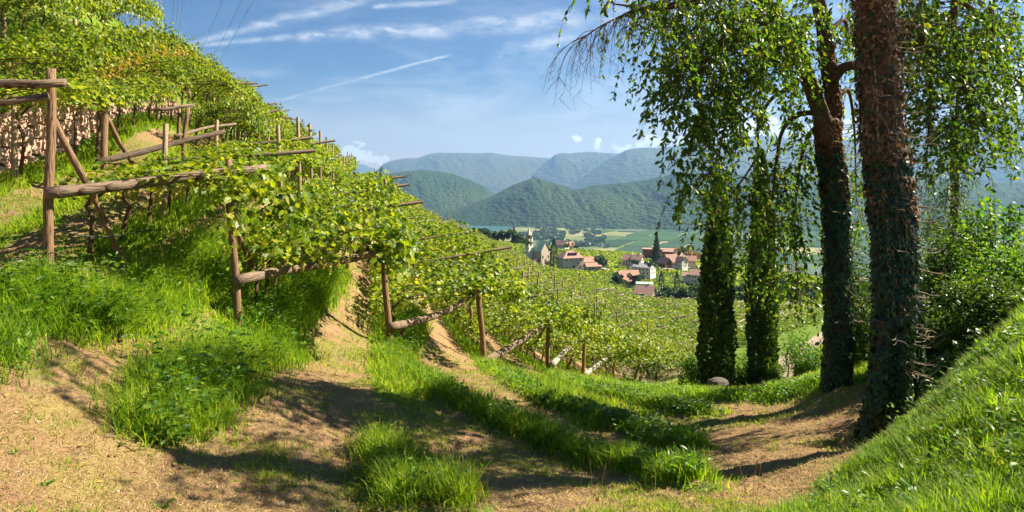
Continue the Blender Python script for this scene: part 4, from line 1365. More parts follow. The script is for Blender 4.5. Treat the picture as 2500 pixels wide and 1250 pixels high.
frame("tall grey-topped post with a log beam on its head and a long slanted brace",
      (115, 660, 8.8, 127, 168, .062), ((112, 474, 8.66), (648, 409, 11.3), .088, .075, 0), ((132, 292, 8.95), (306, 642, 10.2), .05, .045, 0),
      [("beam", ((-60, 210, 8.5), (160, 204, 8.72), .055, .062, .02), M_LOG), ("beam", ((-60, 262, 8.4), (118, 232, 8.72), .045, .05, 0), M_LOG)],
      wires=(.04, .12, .23, .36, .5, .62))
frame("dark upright post with steep brace and sloping black beam, uphill of the tall one",
      (252, 478, 14.0, 257, 226, .075), ((238, 397, 13.8), (548, 320, 17.2), .075, .065, 0), ((262, 290, 14.1), (332, 420, 15.2), .055, .05, 0),
      [("crossbar", ((238, 252, 13.9), (276, 245, 14.0), .05, .05, 0), M_LOG)], bm=M_LOGDARK, wires=(.2, .6))
frame("light post behind the black sloping beam with a thin crossbeam near its top",
      (440, 408, 17.5, 458, 262, .06), ((428, 332, 17.2), (576, 302, 20.0), .05, .04, .05), None,
      [("crossbar", ((376, 270, 17.2), (474, 256, 18.0), .05, .045, 0), M_LOG), ("post", ((436, 352, 17.9), (437, 262, 17.9), .05, .05, 0), M_POST)])
frame("dark post under a bushy leafy head carrying the second strapped log beam",
      (583, 802, 11.0, 556, 388, .062), ((576, 683, 10.86), (918, 620, 15.8), .098, .088, 0), ((570, 540, 11.2), (622, 668, 12.6), .05, .05, 0), wires=(.03, .1, .2, .45))
frame("reddish post at the mouth of the second aisle with the curved third log beam",
      (953, 858, 16.5, 935, 600, .085), ((952, 797, 16.3), (1166, 712, 21.8), .115, .10, -.22), ((985, 800, 17), (975, 850, 17.3), .06, .05, 0))
frame("dark post at the third aisle's mouth with a long beam rising from its foot",
      (1184, 888, 22.0, 1165, 686, .10), ((1184, 882, 21.7), (1350, 776, 27.2), .14, .11, -.1), ((1152, 812, 24), (1148, 742, 24), .07, .07, 0))
frame("straight dark post with a thin slanted brace behind it, before the whitish log",
      (1338, 906, 27.0, 1338, 778, .10), ((1348, 890, 26.8), (1410, 832, 32), .13, .10, .05), ((1333, 790, 27.2), (1300, 858, 29), .07, .06, 0), bm=M_PALE)
frame("slim dark post with a long whitish log slanting up from its foot",
      (1423, 920, 32.0, 1428, 798, .09), ((1427, 916, 31.8), (1503, 862, 37), .14, .13, .05), ((1400, 866, 33), (1384, 900, 33.5), .07, .06, 0), bm=M_PALE)
frame("dark leaning post right of the whitish log", (1493, 938, 38.0, 1503, 862, .09), ((1498, 930, 38), (1558, 878, 42), .11, .09, 0))
frame("thin leaning post with a short slanted strut in the low rows", (1545, 936, 42.0, 1563, 880, .09), ((1552, 915, 42), (1570, 885, 44), .12, .11, 0), bm=M_PALE)
frame("last dark post of the row ends beside the grassy clearing", (1598, 938, 45.0, 1606, 893, .09), ((1562, 932, 44), (1590, 890, 46), .09, .09, 0))

# posts and beams further up the rows
_um = MB().tube([(0, 0, 0), (.01, 0, .5), (0, 0, 1)], [.065, .06, .055], 8, .05).mesh("post", True); _um.materials.append(wood_mat("pale_post_wood", (.26, .18, .11), (.40, .30, .20), (.10, .07, .05)))
_ub = [MB().tube([(0, 0, 0), (b_, 0, .5), (0, 0, 1)], [.07, .065, .055], 8, .08).mesh("beam", True) for b_ in (.02, -.02)]
for m_ in _ub: m_.materials.append(M_LOG)
_ubp = _ub[0].copy(); _ubp.materials.clear(); _ubp.materials.append(M_PALE)
nf = 0
for (r, u, y0, y1) in rows:
    un = ulist.get(r + 1, u + 3.6)
    fk = -1
    ys = np.arange(y0 + (5.2 if 1 <= r <= 9 else random.uniform(.5, 2)), y1, 4.4 if r < 10 else 5.5)
    for y in ys:
        y = y + random.uniform(-.5, .5)
        a = row_pt(u, y)
        pxa_ = pxof(a[0], a[1])
        if pxa_ < -30 or (r == 0 and y < 21) or y > float(lin(pxa_, RIDGE)) * (.9 if pxa_ < 760 else 1.0): continue
        if math.hypot(a[0], a[1]) < 14.5: continue
        up = row_pt(ulist.get(r - 1, u - 3), y - .4)
        topz = min(up[2] + roof_lo(r - 1) + .25 + (random.uniform(.7, 1.35) if y > 18 and r > 0 else random.uniform(.4, .8)), a[2] + (4.4 if r >= 2 else 2.1 if r == 1 else 2.3))
        topz = max(topz, a[2] + 1.8); fk += 1
        nm = ROWNAME.get(r, "in the far rows of the hillside")
        root = empty("trellis_frame", a, 0, (ORD[min(fk, 9)] + " trellis frame in from the row end, " + nm if fk < 10 else "far weathered trellis frame standing " + nm), "trellis frame", "inner trellis frames " + nm)
        t = a + [random.uniform(-.12, .12), random.uniform(-.12, .12), 0]; t[2] = topz
        o, L = pole("post", a - [0, 0, .1], t, 0, 0, None, root, a, me=_um); o.scale = (1, 1, L)
        nf += 1
        if r <= -2 or (r == -1 and y < 24): continue
        b = row_pt(un, y + 1.0)
        q0 = a + [-.1, 0, roof_lo(r) + .02]
        end = np.array([b[0], b[1], 0]) + np.array([DN[0], DN[1], 0]) * random.uniform(.4, 1.0)
        end[2] = q0[2] + (.5 if random.random() < .75 else .2) + random.uniform(.0, .2)
        o, L = pole("beam", q0, end, 0, 0, None, root, a, me=random.choice(_ub + _ub + [_ubp])); o.scale = (.85, .85, L)
print("frames", nf)

# ------------------------------------------------------------------ the lower field right of the hillside block
EI = spline(EDGE[::1], 80)
n = 150000
yb = np.exp(rng.uniform(math.log(46), math.log(205), n)); pb = rng.uniform(1290, 2030, n)
xb = (pb - CX) / F * yb
edge_px = np.interp(yb, EDGE[:, 1], pxof(EDGE[:, 0], EDGE[:, 1]))
front = np.interp(pb, [1290, 1600, 1700, 1850, 1950, 2030], [46, 53, 60, 64, 78, 95])
ok = (pb > edge_px + 4.2 / yb * F) & (yb > front) & (track_amount(xb, yb) < .05)
xb, yb = xb[ok], yb[ok]
ub = Ucoord(xb, yb)
ph = ((ub / 3.4) % 1)
keep = (ph > .06) | (rng.random(len(ph)) < .3)
xb, yb, ph = xb[keep], yb[keep], ph[keep]
s_ = .16 + yb * .0021
zb = G(xb, yb) + 1.75 + .45 * ph + rng.normal(0, .16, len(xb)) + .25 * (fbm(xb * .3, yb * .3, 3, 3) - .5)
fr = yb < np.interp(pxof(xb, yb), [1290, 1600, 1700, 1850, 1950, 2030], [46, 53, 60, 64, 78, 95]) + 1.2
zb = np.where(fr, zb - rng.random(len(xb)) * 1.3, zb)
a = rng.uniform(0, 6.283, len(xb))
d = np.stack([np.cos(a), np.sin(a), rng.normal(-.25, .4, len(xb))], -1)
v = scatter(T_LEAF2[0], T_LEAF2[1], np.stack([xb, yb, zb], -1), rot_mats(d, rng.normal(0, .5, len(xb))), s_ * rng.uniform(.7, 1.25, len(xb)), rng.random(len(xb)))
tag(obj("lower_field_vines", scat_mesh("lower_field_vines", [v]), M_VINE), kind="stuff")
# its posts, poking through, and the open frames along its lower edge
for (pts, lab) in [([(1628, 900, 50), (1648, 845, 51)], "leaning pale post at the near corner of the lower field"),
                   ([(1690, 880, 54), (1702, 840, 55)], "short pale post at the front of the lower field by the cypress")]:
    b = P(*pts[0]); b[2] = float(G(b[0], b[1]))
    root = empty("trellis_frame", b, 0, lab, "trellis frame", "front frames of the lower field")
    pole("post", b - [0, 0, .1], P(*pts[1]), .11, .10, M_POST, root, b)
    q = P(*pts[1])
    pole("beam", q + [-.6, 0, -1.1], q + [1.9, 1.5, .15], .12, .10, M_PALE, root, b, .1)
k_ = 0
for i in range(400):
    y = math.exp(random.uniform(math.log(56), math.log(150))); px = random.uniform(1330, 1990)
    x = (px - CX) / F * y
    ep = float(np.interp(y, EDGE[:, 1], pxof(EDGE[:, 0], EDGE[:, 1])))
    if px < ep + 6 / y * F or y < np.interp(px, [1290, 1600, 1700, 1850, 1950, 2030], [46, 53, 60, 64, 78, 95]) + 2: continue
    if k_ >= 120: break
    z = float(G(x, y))
    wh_ = ("beside the hillside rows" if px < 1500 else "behind the cypresses" if px > 1710 else "mid field") + (" at its near end" if y < 80 else " towards the village" if y > 112 else "")
    root = empty("trellis_frame", (x, y, z), 0, "pale post poking through the lower field's leaves, " + wh_, "trellis frame", "lower field frames " + wh_)
    o, L = pole("post", (x, y, z), (x + random.uniform(-.2, .2), y, z + random.uniform(2.15, 2.65)), 0, 0, None, root, (x, y, z), me=_um); o.scale = (1, 1, L)
    q0 = np.array([x, y, z + 2.15]); o, L = pole("beam", q0, q0 + [random.uniform(1.2, 2.2), random.uniform(.2, .8), random.uniform(.25, .6)], 0, 0, None, root, (x, y, z), me=random.choice([_ubp, _ub[0]]))
    o.scale = (1.1, 1.1, L); k_ += 1

# ------------------------------------------------------------------ pink stone wall on the terrace, every stone its own piece
wl = empty("stone_wall", row_pt(-8.35, 14), 0, "long pink dry stone terrace wall behind the upper vines", "wall")
wo = np.array(wl.location)
stone_me = []
for s in range(6):
    h = np.array([.5, .18, .5]) * 1.0
    mb = MB()
    V = np.array([[x, y, z] for x in (-.5, .5) for y in (-.5, .5) for z in (-.5, .5)]) + rng.uniform(-.03, .03, (8, 3))
    V = np.vstack([V, [[-.2, -.62, -.2], [.25, -.6, -.15], [.2, -.6, .25], [-.25, -.63, .2]]])
    mb.add(V, [(0, 2, 3, 1), (4, 5, 7, 6), (2, 6, 7, 3), (0, 4, 6, 2)][:0] + [(1, 3, 7, 5), (0, 4, 6, 2), (2, 6, 7, 3), (0, 1, 3, 2), (4, 6, 7, 5),
               (0, 8, 11, 1), (4, 9, 8, 0), (5, 10, 9, 4), (1, 11, 10, 5), (8, 9, 10, 11)])
    m_ = mb.mesh("stone"); m_.materials.append(M_STONE); stone_me.append(m_)
wp = np.array([row_pt(-8.35, y) for y in np.arange(11, 27.5, .1)])
gz = np.array([float(G(*(row_pt(-7.9, y)[:2]))) for y in np.arange(11, 27.5, .1)])
mb = MB()
for i in range(0, len(wp) - 8, 8):
    a, b = wp[i], wp[i + 8]
    c_ = (a + b) / 2; c_[2] = gz[i] + .62
    mb.box(c_ - np.array([.30, .07, 0]), (.45, 1.1, 1.5), rz=.225)
mb.build("wall_core", M_MORTAR, wl, loc=-wo)
cnt = 0
for row in range(4):
    y = 11.0 + row * .17
    hh = .37
    while y < 26.6 and cnt < 290:
        L = random.uniform(.30, .62) if row else random.uniform(.4, .75)
        i = min(int((y - 11) / .1), len(wp) - 1)
        p_ = row_pt(-8.35, y + L / 2 / 1.0)
        st = obj("stone", random.choice(stone_me), None, wl)
        st.location = tuple(np.array([p_[0] + random.uniform(-.015, .02), p_[1], gz[i] + .02 + row * hh + hh / 2]) - wo)
        st.scale = (L * .96, .20, hh * random.uniform(.86, .99))
        st.rotation_euler = (random.uniform(-.04, .04), 0, math.radians(90) + .226 + random.uniform(-.05, .05))
        y += L * 1.0; cnt += 1

# ------------------------------------------------------------------ grass
def ray_w(x, y):
    px = pxof(x, y)
    return (px > -60) & (px < 2560)


def grass(name, x, y, h, w, mat, lean=.45, segs=2, rnd=None, az=None, dz=-.02):
    z = G(x, y) + dz
    n = len(x)
    rnd = np.clip(rng.normal(.45, .25, n), 0, 1) if rnd is None else rnd
    ln = np.abs(rng.normal(lean, .22, n))
    v = blade_parts(x, y, z, h, ln, w, rnd, segs, .6, az)
    return tag(obj(name, scat_mesh(name, [v]), mat), kind="stuff")


def polar(n, y0, y1, px0=-60, px1=2560, pw=1.0):
    """spots spread evenly over the ground in view between two depths"""
    y = np.sqrt(rng.random(n) * (y1 ** 2 - y0 ** 2) + y0 ** 2) if pw == 1 else y0 * (y1 / y0) ** rng.random(n)
    return (rng.uniform(px0, px1, n) - CX) / F * y, y


# tall strips on the terrace edges
for k, (pth, w, h) in enumerate(_sp):
    L = np.linalg.norm(np.diff(pth[:, :2], axis=0), axis=1).sum()
    n = int(L * w * 2 * (2600 if k < 3 else 1500))
    i = rng.integers(0, len(pth) - 1, n); t = rng.random(n)
    c_ = pth[i] * (1 - t[:, None]) + pth[i + 1] * t[:, None]
    off = rng.normal(0, .5, (n, 2)) * w
    x, y = c_[:, 0] + off[:, 0], c_[:, 1] + off[:, 1]
    dd = np.hypot(off[:, 0], off[:, 1]) / w
    hh = h * (.55 + .9 * fbm(x * 2.2, y * 2.2, 77, 2)) * rng.uniform(.5, 1.15, n) * np.clip(1.25 - dd * .5, .3, 1)
    grass("tall_grass_strip", x, y, hh, .0045 + .0006 * y, M_GRASS, .55, 3 if k < 3 else 2)
    # broad weeds among the blades
    m = int(L * (26 if k > 2 else 12))
    i = rng.integers(0, len(pth), m)
    wx, wy = pth[i, 0] + rng.normal(0, w * .5, m), pth[i, 1] + rng.normal(0, w * .5, m)
    kk = 9
    p3 = np.repeat(np.stack([wx, wy, G(wx, wy)], -1), kk, 0) + np.stack([rng.normal(0, .07, m * kk), rng.normal(0, .07, m * kk), rng.uniform(.03, h * .8, m * kk)], -1)
    d = rng.normal(0, 1, p3.shape); d[:, 2] = np.abs(d[:, 2]) * .4
    v = scatter(T_OVAL[0], T_OVAL[1], p3, rot_mats(d, rng.normal(0, .4, len(p3))), rng.uniform(.05, .11, len(p3)), rng.random(len(p3)))
    tag(obj("leafy_weeds", scat_mesh("leafy_weeds", [v]), M_BUSH), kind="stuff")


def mound(name, pts, w, h, dens, mat=M_GRASS, wid=.0055, lean=.6, weeds=20):
    """an overgrown bank below the vines: long arching grass"""
    pth = spline(np.array([hit(px, py, 2.0) for px, py in pts]), 60)
    L = np.linalg.norm(np.diff(pth[:, :2], axis=0), axis=1).sum()
    n = int(L * w * dens)
    i = rng.integers(0, len(pth) - 1, n); t = rng.random(n)
    c_ = pth[i] * (1 - t[:, None]) + pth[i + 1] * t[:, None]
    off = rng.normal(0, .42, (n, 2)) * w
    x, y = c_[:, 0] + off[:, 0], c_[:, 1] + off[:, 1]
    dd = np.hypot(off[:, 0], off[:, 1]) / w
    hh = h * (.6 + .8 * fbm(x * 1.6, y * 1.6, 99, 3)) * rng.uniform(.45, 1.1, n) * np.clip(1.2 - dd * .45, .35, 1)
    grass(name, x, y, hh, wid + .0004 * y, mat, lean, 3)
    m = int(L * weeds)
    i = rng.integers(0, len(pth), m)
    wx, wy = pth[i, 0] + rng.normal(0, w * .45, m), pth[i, 1] + rng.normal(0, w * .45, m)
    kk = 14
    hz_ = rng.uniform(.05, h * .95, m * kk)
    p3 = np.repeat(np.stack([wx, wy, G(wx, wy)], -1), kk, 0) + np.stack([rng.normal(0, .05, m * kk), rng.normal(0, .05, m * kk), hz_], -1)
    d = rng.normal(0, 1, p3.shape); d[:, 2] = np.abs(d[:, 2]) * .3 - .2
    v = scatter(T_OVAL[0], T_OVAL[1], p3, rot_mats(d, rng.normal(0, .4, len(p3))), rng.uniform(.06, .13, len(p3)), rng.random(len(p3)))
    tag(obj("leafy_weeds", scat_mesh("leafy_weeds", [v]), M_BUSH), kind="stuff")


# clump in front of the second post, big bank under the first vines, banks under the second and third rows
mound("tall_grass_clump", [(440, 1040), (430, 960), (520, 900), (620, 875), (705, 850)], .62, .46, 3000, weeds=16)
mound("tall_grass_clump", [(330, 1030), (400, 1060), (500, 1000), (600, 950)], .45, .36, 2200, weeds=12)
mound("grass_bank", [(-20, 720), (60, 740), (160, 760), (280, 770), (400, 725), (480, 690)], .8, .55, 2400, weeds=26)
mound("grass_bank", [(60, 790), (200, 800), (330, 780), (450, 730)], .4, .36, 1800, weeds=16)
mound("grass_bank", [(640, 830), (700, 780), (760, 730), (800, 690), (830, 660)], .5, .7, 1600, weeds=14)
mound("grass_bank", [(955, 880), (985, 840), (1010, 800), (1020, 770)], .5, .55, 1200, weeds=14)
mound("grass_bank", [(480, 690), (560, 640), (620, 600), (660, 560)], .8, .7, 900, weeds=14)
mound("grass_bank", [(-20, 900), (0, 850), (30, 830)], .4, .42, 2200, weeds=10)

# right bank: dense meadow grass
tx, ty = polar(9500, 2.9, 11.0, 1700, 2620)
b_ = smooth(tx - bank_edge(ty) + .35 * (fbm(tx * 1.5, ty * 1.5, 8, 3) - .5), -.2, 0.3)
k = rng.random(len(tx)) < b_
tx, ty = tx[k], ty[k]; nb = 26
th = np.repeat(rng.uniform(.4, 1.3, len(tx)) * (.35 + 1.3 * fbm(tx * 1.8, ty * 1.8, 12, 4) ** 1.4), nb)
az = rng.uniform(0, 6.283, len(tx) * nb); rr = .055 * np.sqrt(rng.random(len(az))) * (1 + np.repeat(ty, nb) * .05)
x = np.repeat(tx, nb) + np.cos(az) * rr; y = np.repeat(ty, nb) + np.sin(az) * rr
hue = np.clip(np.repeat(rng.normal(.38, .18, len(tx)), nb) + rng.normal(0, .12, len(x)), 0, 1)
print("bank blades", len(x))
grass("meadow_grass", x, y, th * .18 * rng.uniform(.5, 1.2, len(x)), .0036 + .0006 * y, M_GRASS, .55, 3, rnd=hue, az=az)
k = rng.random(len(x)) < .010
grass("dry_meadow_grass", x[k], y[k], rng.uniform(.5, 1.3, k.sum()) * .14, .003 + .0004 * y[k], M_GRASSDRY, .6, 3)
m = 700
wy = rng.uniform(3.4, 9.5, m); wx = bank_edge(wy) + .1 + rng.random(m) * 3.5
wz = fbm(wx * 1.1, wy * 1.1, 61, 2) > .5
wx, wy = wx[wz], wy[wz]; m = len(wx); kk = 8
p3 = np.repeat(np.stack([wx, wy, G(wx, wy)], -1), kk, 0) + np.stack([rng.normal(0, .05, m * kk), rng.normal(0, .05, m * kk), rng.uniform(.04, .22, m * kk)], -1)
d = rng.normal(0, 1, p3.shape); d[:, 2] = np.abs(d[:, 2]) * .4
v = scatter(T_OVAL[0], T_OVAL[1], p3, rot_mats(d, rng.normal(0, .4, len(p3))), rng.uniform(.03, .075, len(p3)), rng.random(len(p3)))
tag(obj("leafy_weeds", scat_mesh("leafy_weeds", [v]), M_BUSH), kind="stuff")

# short patchy grass and clippings over the mown terraces
x, y = polar(330000, 3.0, 26.0, pw=2)
ga = grass_amount(x, y)
pat = fbm(x * 3.1, y * 3.1, 44, 3)
pr = np.clip(ga * 1.0 + .04, 0, 1) * smooth(pat, .38, .62) + .09
k = (rng.random(len(x)) < pr) & (x < bank_edge(y) + .1)
x, y = x[k], y[k]
print("patch blades", len(x))
grass("patchy_grass", x, y, rng.uniform(.04, .13, len(x)) * (.6 + .9 * ga[k]), .003 + .0007 * y, M_GRASS, .55, 2, rnd=np.clip(rng.normal(.62, .22, len(x)), 0, 1))
x, y = polar(210000, 3.0, 18.0, pw=2)
k = x < bank_edge(y) + .2
x, y = x[k], y[k]
d = np.stack([rng.normal(0, 1, len(x)), rng.normal(0, 1, len(x)), rng.normal(.12, .22, len(x))], -1)
tv = [[0, -.05, 0], [1, -.02, .02], [1, .02, .02], [0, .05, 0]]
v = scatter(tv, [[0, 1, 2, 3]], np.stack([x, y, G(x, y) + .008], -1), rot_mats(d, rng.uniform(-.5, .5, len(x))), rng.uniform(.015, .05, len(x)) * (1 + y * .08), rng.random(len(x)))
tag(obj("mown_straw", scat_mesh("mown_straw", [v]), M_STRAW), kind="stuff")
# meadow beyond the trunks and round the cypresses, and the grass between the vine rows
x, y = polar(70000, 12.0, 48.0, 1420, 2200, pw=2)
k = (rng.random(len(x)) < grass_amount(x, y)) & ((y < 22) | (track_amount(x, y) < .1))
x, y = x[k], y[k]
grass("meadow_grass", x, y, rng.uniform(.08, .22, len(x)) * (.6 + .8 * fbm(x, y, 5, 2)), .006 + .0006 * y, M_GRASS, .5, 2, rnd=np.clip(rng.normal(.6, .2, len(x)), 0, 1))
x, y = polar(160000, 9.0, 60.0, -60, 1500, pw=2)
u = Ucoord(x, y); r_ = np.interp(u, _un, _rn); dd = np.abs(r_ - np.round(r_))
k = (rng.random(len(x)) < (1 - smooth(dd, .11, .24)) * .9 + .03) & (y > 10.5)
x, y, dd = x[k], y[k], dd[k]
grass("row_grass", x, y, rng.uniform(.15, .5, len(x)) * (1.1 - dd * 2) * smooth(y, 8, 13), .006 + .0007 * y, M_GRASS, .55, 2, rnd=np.clip(rng.normal(.55, .22, len(x)), 0, 1))

# ------------------------------------------------------------------ the two great ivy-clad trees
def trunk_pts(lst, Y):
    """px centre, py, px width"""
    return np.array([P(a, b, Y) for a, b, c_ in lst]), np.array([c_ * .39 / F * Y for a, b, c_ in lst])


def fat_tube(name, pts, rad, mat, parent, origin, n=22, rough=.05, flute=.08, m=46):
    c = spline(pts, m); r = np.interp(np.linspace(0, 1, m), np.linspace(0, 1, len(rad)), rad)
    th = np.linspace(0, 2 * math.pi, n, endpoint=False)
    T = np.gradient(c, axis=0); T /= np.linalg.norm(T, axis=1, keepdims=True)
    V = []
    N = np.cross(T[0], [0, 1.0, 0]); N /= np.linalg.norm(N)
    for i in range(m):
        N = N - T[i] * N.dot(T[i]); N /= np.linalg.norm(N); B = np.cross(T[i], N)
        rr = r[i] * (1 + flute * np.sin(th * 3 + i * .05) + flute * .7 * np.sin(th * 5 + 2 + i * .11) + rng.uniform(-rough, rough, n))
        V.append(c[i] + (np.cos(th) * rr)[:, None] * N + (np.sin(th) * rr)[:, None] * B)
    f = [(i * n + k, i * n + (k + 1) % n, (i + 1) * n + (k + 1) % n, (i + 1) * n + k) for i in range(m - 1) for k in range(n)]
    mb = MB(); mb.add(np.concatenate(V) - origin, f)
    return mb.build(name, mat, parent, True), c, r


def cling(c, r, n, t0, t1, size, template, out=.03, seed=0):
    """leaves lying like scales on a stem"""
    t = rng.uniform(t0, t1, n); i = t * (len(c) - 1); k = np.minimum(i.astype(int), len(c) - 2); fr = (i - k)[:, None]
    ctr = c[k] * (1 - fr) + c[k + 1] * fr
    rr = np.interp(t, np.linspace(0, 1, len(c)), r)
    a = rng.uniform(0, 2 * math.pi, n)
    lump = 1 + .16 * (fbm(a * 2.0, t * 14, 5 + seed, 3) - .4)
    nr = np.stack([np.cos(a), np.sin(a), np.zeros(n)], -1)
    pos = ctr + nr * (rr * lump + rng.uniform(0, out, n))[:, None]
    # leaf points down and a bit out; its face looks outward
    d = np.stack([nr[:, 0] * .35 - nr[:, 1] * rng.normal(0, .5, n), nr[:, 1] * .35 + nr[:, 0] * rng.normal(0, .5, n), np.full(n, -1.0)], -1)
    d /= np.linalg.norm(d, axis=1, keepdims=True)
    s_ = np.cross(nr, d); s_ /= np.linalg.norm(s_, axis=1, keepdims=True)
    b = np.cross(d, s_)
    tw = rng.normal(0, .35, n)[:, None]
    s2 = s_ * np.cos(tw) + b * np.sin(tw); b2 = -s_ * np.sin(tw) + b * np.cos(tw)
    R = np.stack([d, s2, b2], -1)
    return scatter(template[0], template[1], pos, R, size * rng.uniform(.6, 1.2, n), rng.random(n))


def shift(v, o):
    return (v[0] - o, v[1], v[2], v[3])


def ivy_twigs(name, c, r, n, t0, t1, parent, origin, L=(.15, .42), side=None):
    mb = MB()
    for _ in range(n):
        t = random.uniform(t0, t1); i = t * (len(c) - 1); k = min(int(i), len(c) - 2)
        ctr = c[k] + (c[k + 1] - c[k]) * (i - k); rr = float(np.interp(t, np.linspace(0, 1, len(c)), r))
        a = random.uniform(-1.9, .5) if random.random() < .75 else random.uniform(0, 6.28)
        nv = np.array([math.cos(a), math.sin(a), 0]); l = random.uniform(*L)
        tg = np.array([-nv[1], nv[0], 0]) * random.choice((-1, 1))
        p0 = ctr + nv * rr * .95
        p = [p0, p0 + nv * l * .35 + tg * l * .15 + [0, 0, -.10 * l], p0 + nv * l * .75 + tg * l * .4 + [0, 0, -.10 * l + random.uniform(-.1, .1) * l], p0 + nv * l + tg * l * .7 + [0, 0, .25 * l]]
        mb.tube(np.array(spline(p, 7)) - origin, [.0065, .0025], 4)
        if random.random() < .5:
            q = spline(p, 7)[3]; mb.tube(np.array([q, q + nv * l * .3 - tg * l * .2, q + nv * l * .4 - tg * l * .3 + [0, 0, -.1 * l]]) - origin, [.004, .002], 3)
    return mb.build(name, M_TWIG, parent)


def hanging(name, parent, origin, ells, boughs, dens, leaf=.105, tl=(.45, .95), mat=M_TREELEAF, per=15, down=1.0, bough_r=.05, twig_r=.004, fill=1.0, template=T_OVAL):
    """boughs (limbs) with drooping leafy twigs starting in the given ellipsoids"""
    bp = []
    mbb = MB()
    for bg_ in boughs:
        c = spline(np.array([P(*q[:3]) for q in bg_]), 22)
        r0, r1 = (bg_[0][3], bg_[-1][3]) if len(bg_[0]) > 3 else (bough_r, bough_r * .3)
        mbb.tube(c - origin, np.linspace(r0, r1, 22), 8, .06); bp.append(c)
    bp = np.concatenate(bp)
    mbb.build("limb", M_BARK, parent, True)
    mb = MB(); Ls = []; tot = 0
    for (cx, cy, cY, rx, ry, rY, w) in ells:
        n = int(rx * ry * dens * w * .205 / 1000 * fill + .7)
        for _ in range(n):
            a = rng.normal(0, .5, 3)
            s = P(cx + a[0] * rx, cy + a[1] * ry - 20, cY + a[2] * rY)
            j = int(np.argmin(((bp - s) ** 2).sum(1))); b = bp[j]
            dv = s - b; dist = np.linalg.norm(dv)
            if dist > 1.3: continue
            if dist > .15:
                mid = (b + s) / 2 + [0, 0, .10 * dist]
                mb.tube(np.array([b, mid, s]) - origin, [.004 + .0035 * dist, .004], 4)
            l = random.uniform(*tl)
            az = math.atan2(dv[1], dv[0]) + random.gauss(0, .9) if dist > .1 else random.uniform(0, 6.28)
            h_ = np.array([math.cos(az), math.sin(az), 0])
            tw = spline([s, s + h_ * l * .28 + [0, 0, -.10 * l * down], s + h_ * l * .48 + [0, 0, -.45 * l * down], s + h_ * l * .58 + [0, 0, -.9 * l * down]], 8)
            mb.tube(tw - origin, [twig_r, .0018], 3)
            k = per
            t = rng.uniform(.05, 1, k) * 7; i = np.minimum(t.astype(int), 6)
            pp = tw[i] + (tw[i + 1] - tw[i]) * (t - i)[:, None]
            d = np.stack([h_[0] * .3 + rng.normal(0, .55, k), h_[1] * .3 + rng.normal(0, .55, k), np.full(k, -.75 * down) + rng.normal(0, .35, k)], -1)
            Ls.append((pp, d)); tot += k
    mb.build("twigs", M_BARK, parent)["kind"] = "stuff"
    pp = np.concatenate([a for a, _ in Ls]); d = np.concatenate([b for _, b in Ls])
    v = scatter(template[0], template[1], pp - origin, rot_mats(d, rng.uniform(0, 6.28, len(pp))), leaf * rng.uniform(.65, 1.2, len(pp)), rng.random(len(pp)))
    o = obj("leaves", scat_mesh("leaves", [v]), mat, parent); o["kind"] = "stuff"
    print(name, "leaves", tot)
    return o


# tree one: the massive trunk
YA = 8.3
o1 = P(2180, 1010, YA); o1[2] = float(G(o1[0], o1[1])) - .05
t1 = empty("ivy_clad_tree", o1, 0, "massive tree trunk wrapped in brown and dark green ivy with pale curly twigs", "tree")
pts, rad = trunk_pts([(2168, 1120, 74), (2176, 1040, 68), (2182, 940, 72), (2180, 850, 84), (2184, 700, 104), (2180, 560, 110), (2168, 430, 108), (2152, 300, 106), (2142, 150, 102), (2132, 0, 98), (2124, -160, 96), (2118, -420, 90)], YA)
_, c1, r1 = fat_tube("trunk", pts, rad, M_BARK, t1, o1)
pr_, rr_ = trunk_pts([(2158, 780, 50), (2154, 880, 52), (2142, 970, 52), (2120, 1050, 46), (2098, 1125, 36)], YA - .12)
_, cr_, rrr = fat_tube("root_flare", pr_, rr_, M_BARK, t1, o1, m=20)
ps_, rs_ = trunk_pts([(2212, 560, 36), (2222, 700, 44), (2228, 850, 42), (2222, 980, 40)], YA + .12)
_, cs_, rss = fat_tube("side_stem", ps_, rs_, M_BARK, t1, o1, m=20)
tt = np.linspace(0, 1, len(c1))
# parameter of the trunk: 0 at base; row 450 is about .40
iv = [shift(cling(c1, r1, 6800, .10, .57, .066, T_IVY, .05), o1), shift(cling(c1, r1, 700, .5, .8, .07, T_IVY, .05), o1), shift(cling(cr_, rrr, 1300, .0, .98, .075, T_IVY, .04, 2), o1),
      shift(cling(cs_, rss, 1900, .0, 1, .075, T_IVY, .05, 3), o1)]
k_ = obj("ivy", scat_mesh("ivy", iv), M_IVY, t1); k_["kind"] = "stuff"
dv_ = [shift(cling(c1, r1, 4600, .46, 1, .062, T_IVY, .06, 7), o1)]
k_ = obj("dead_ivy", scat_mesh("dead_ivy", dv_), M_IVYDEAD, t1); k_["kind"] = "stuff"
ivy_twigs("ivy_stems", c1, r1, 190, .22, .95, t1, o1)["kind"] = "stuff"
mb = MB()
for _ in range(26):   # creeping stems up the bark
    a0 = random.uniform(-2.6, -.4); t0 = random.uniform(.05, .5)
    q = []
    for s in np.linspace(t0, t0 + random.uniform(.15, .4), 12):
        a0 += random.uniform(-.12, .12); i = min(int(s * (len(c1) - 1)), len(c1) - 1)
        q.append(c1[i] + np.array([math.cos(a0), math.sin(a0), 0]) * r1[i] * 1.08)
    mb.tube(np.array(q) - o1, [.012, .006], 5)
k_ = mb.build("creeper_stems", M_TWIG, t1); k_["kind"] = "stuff"
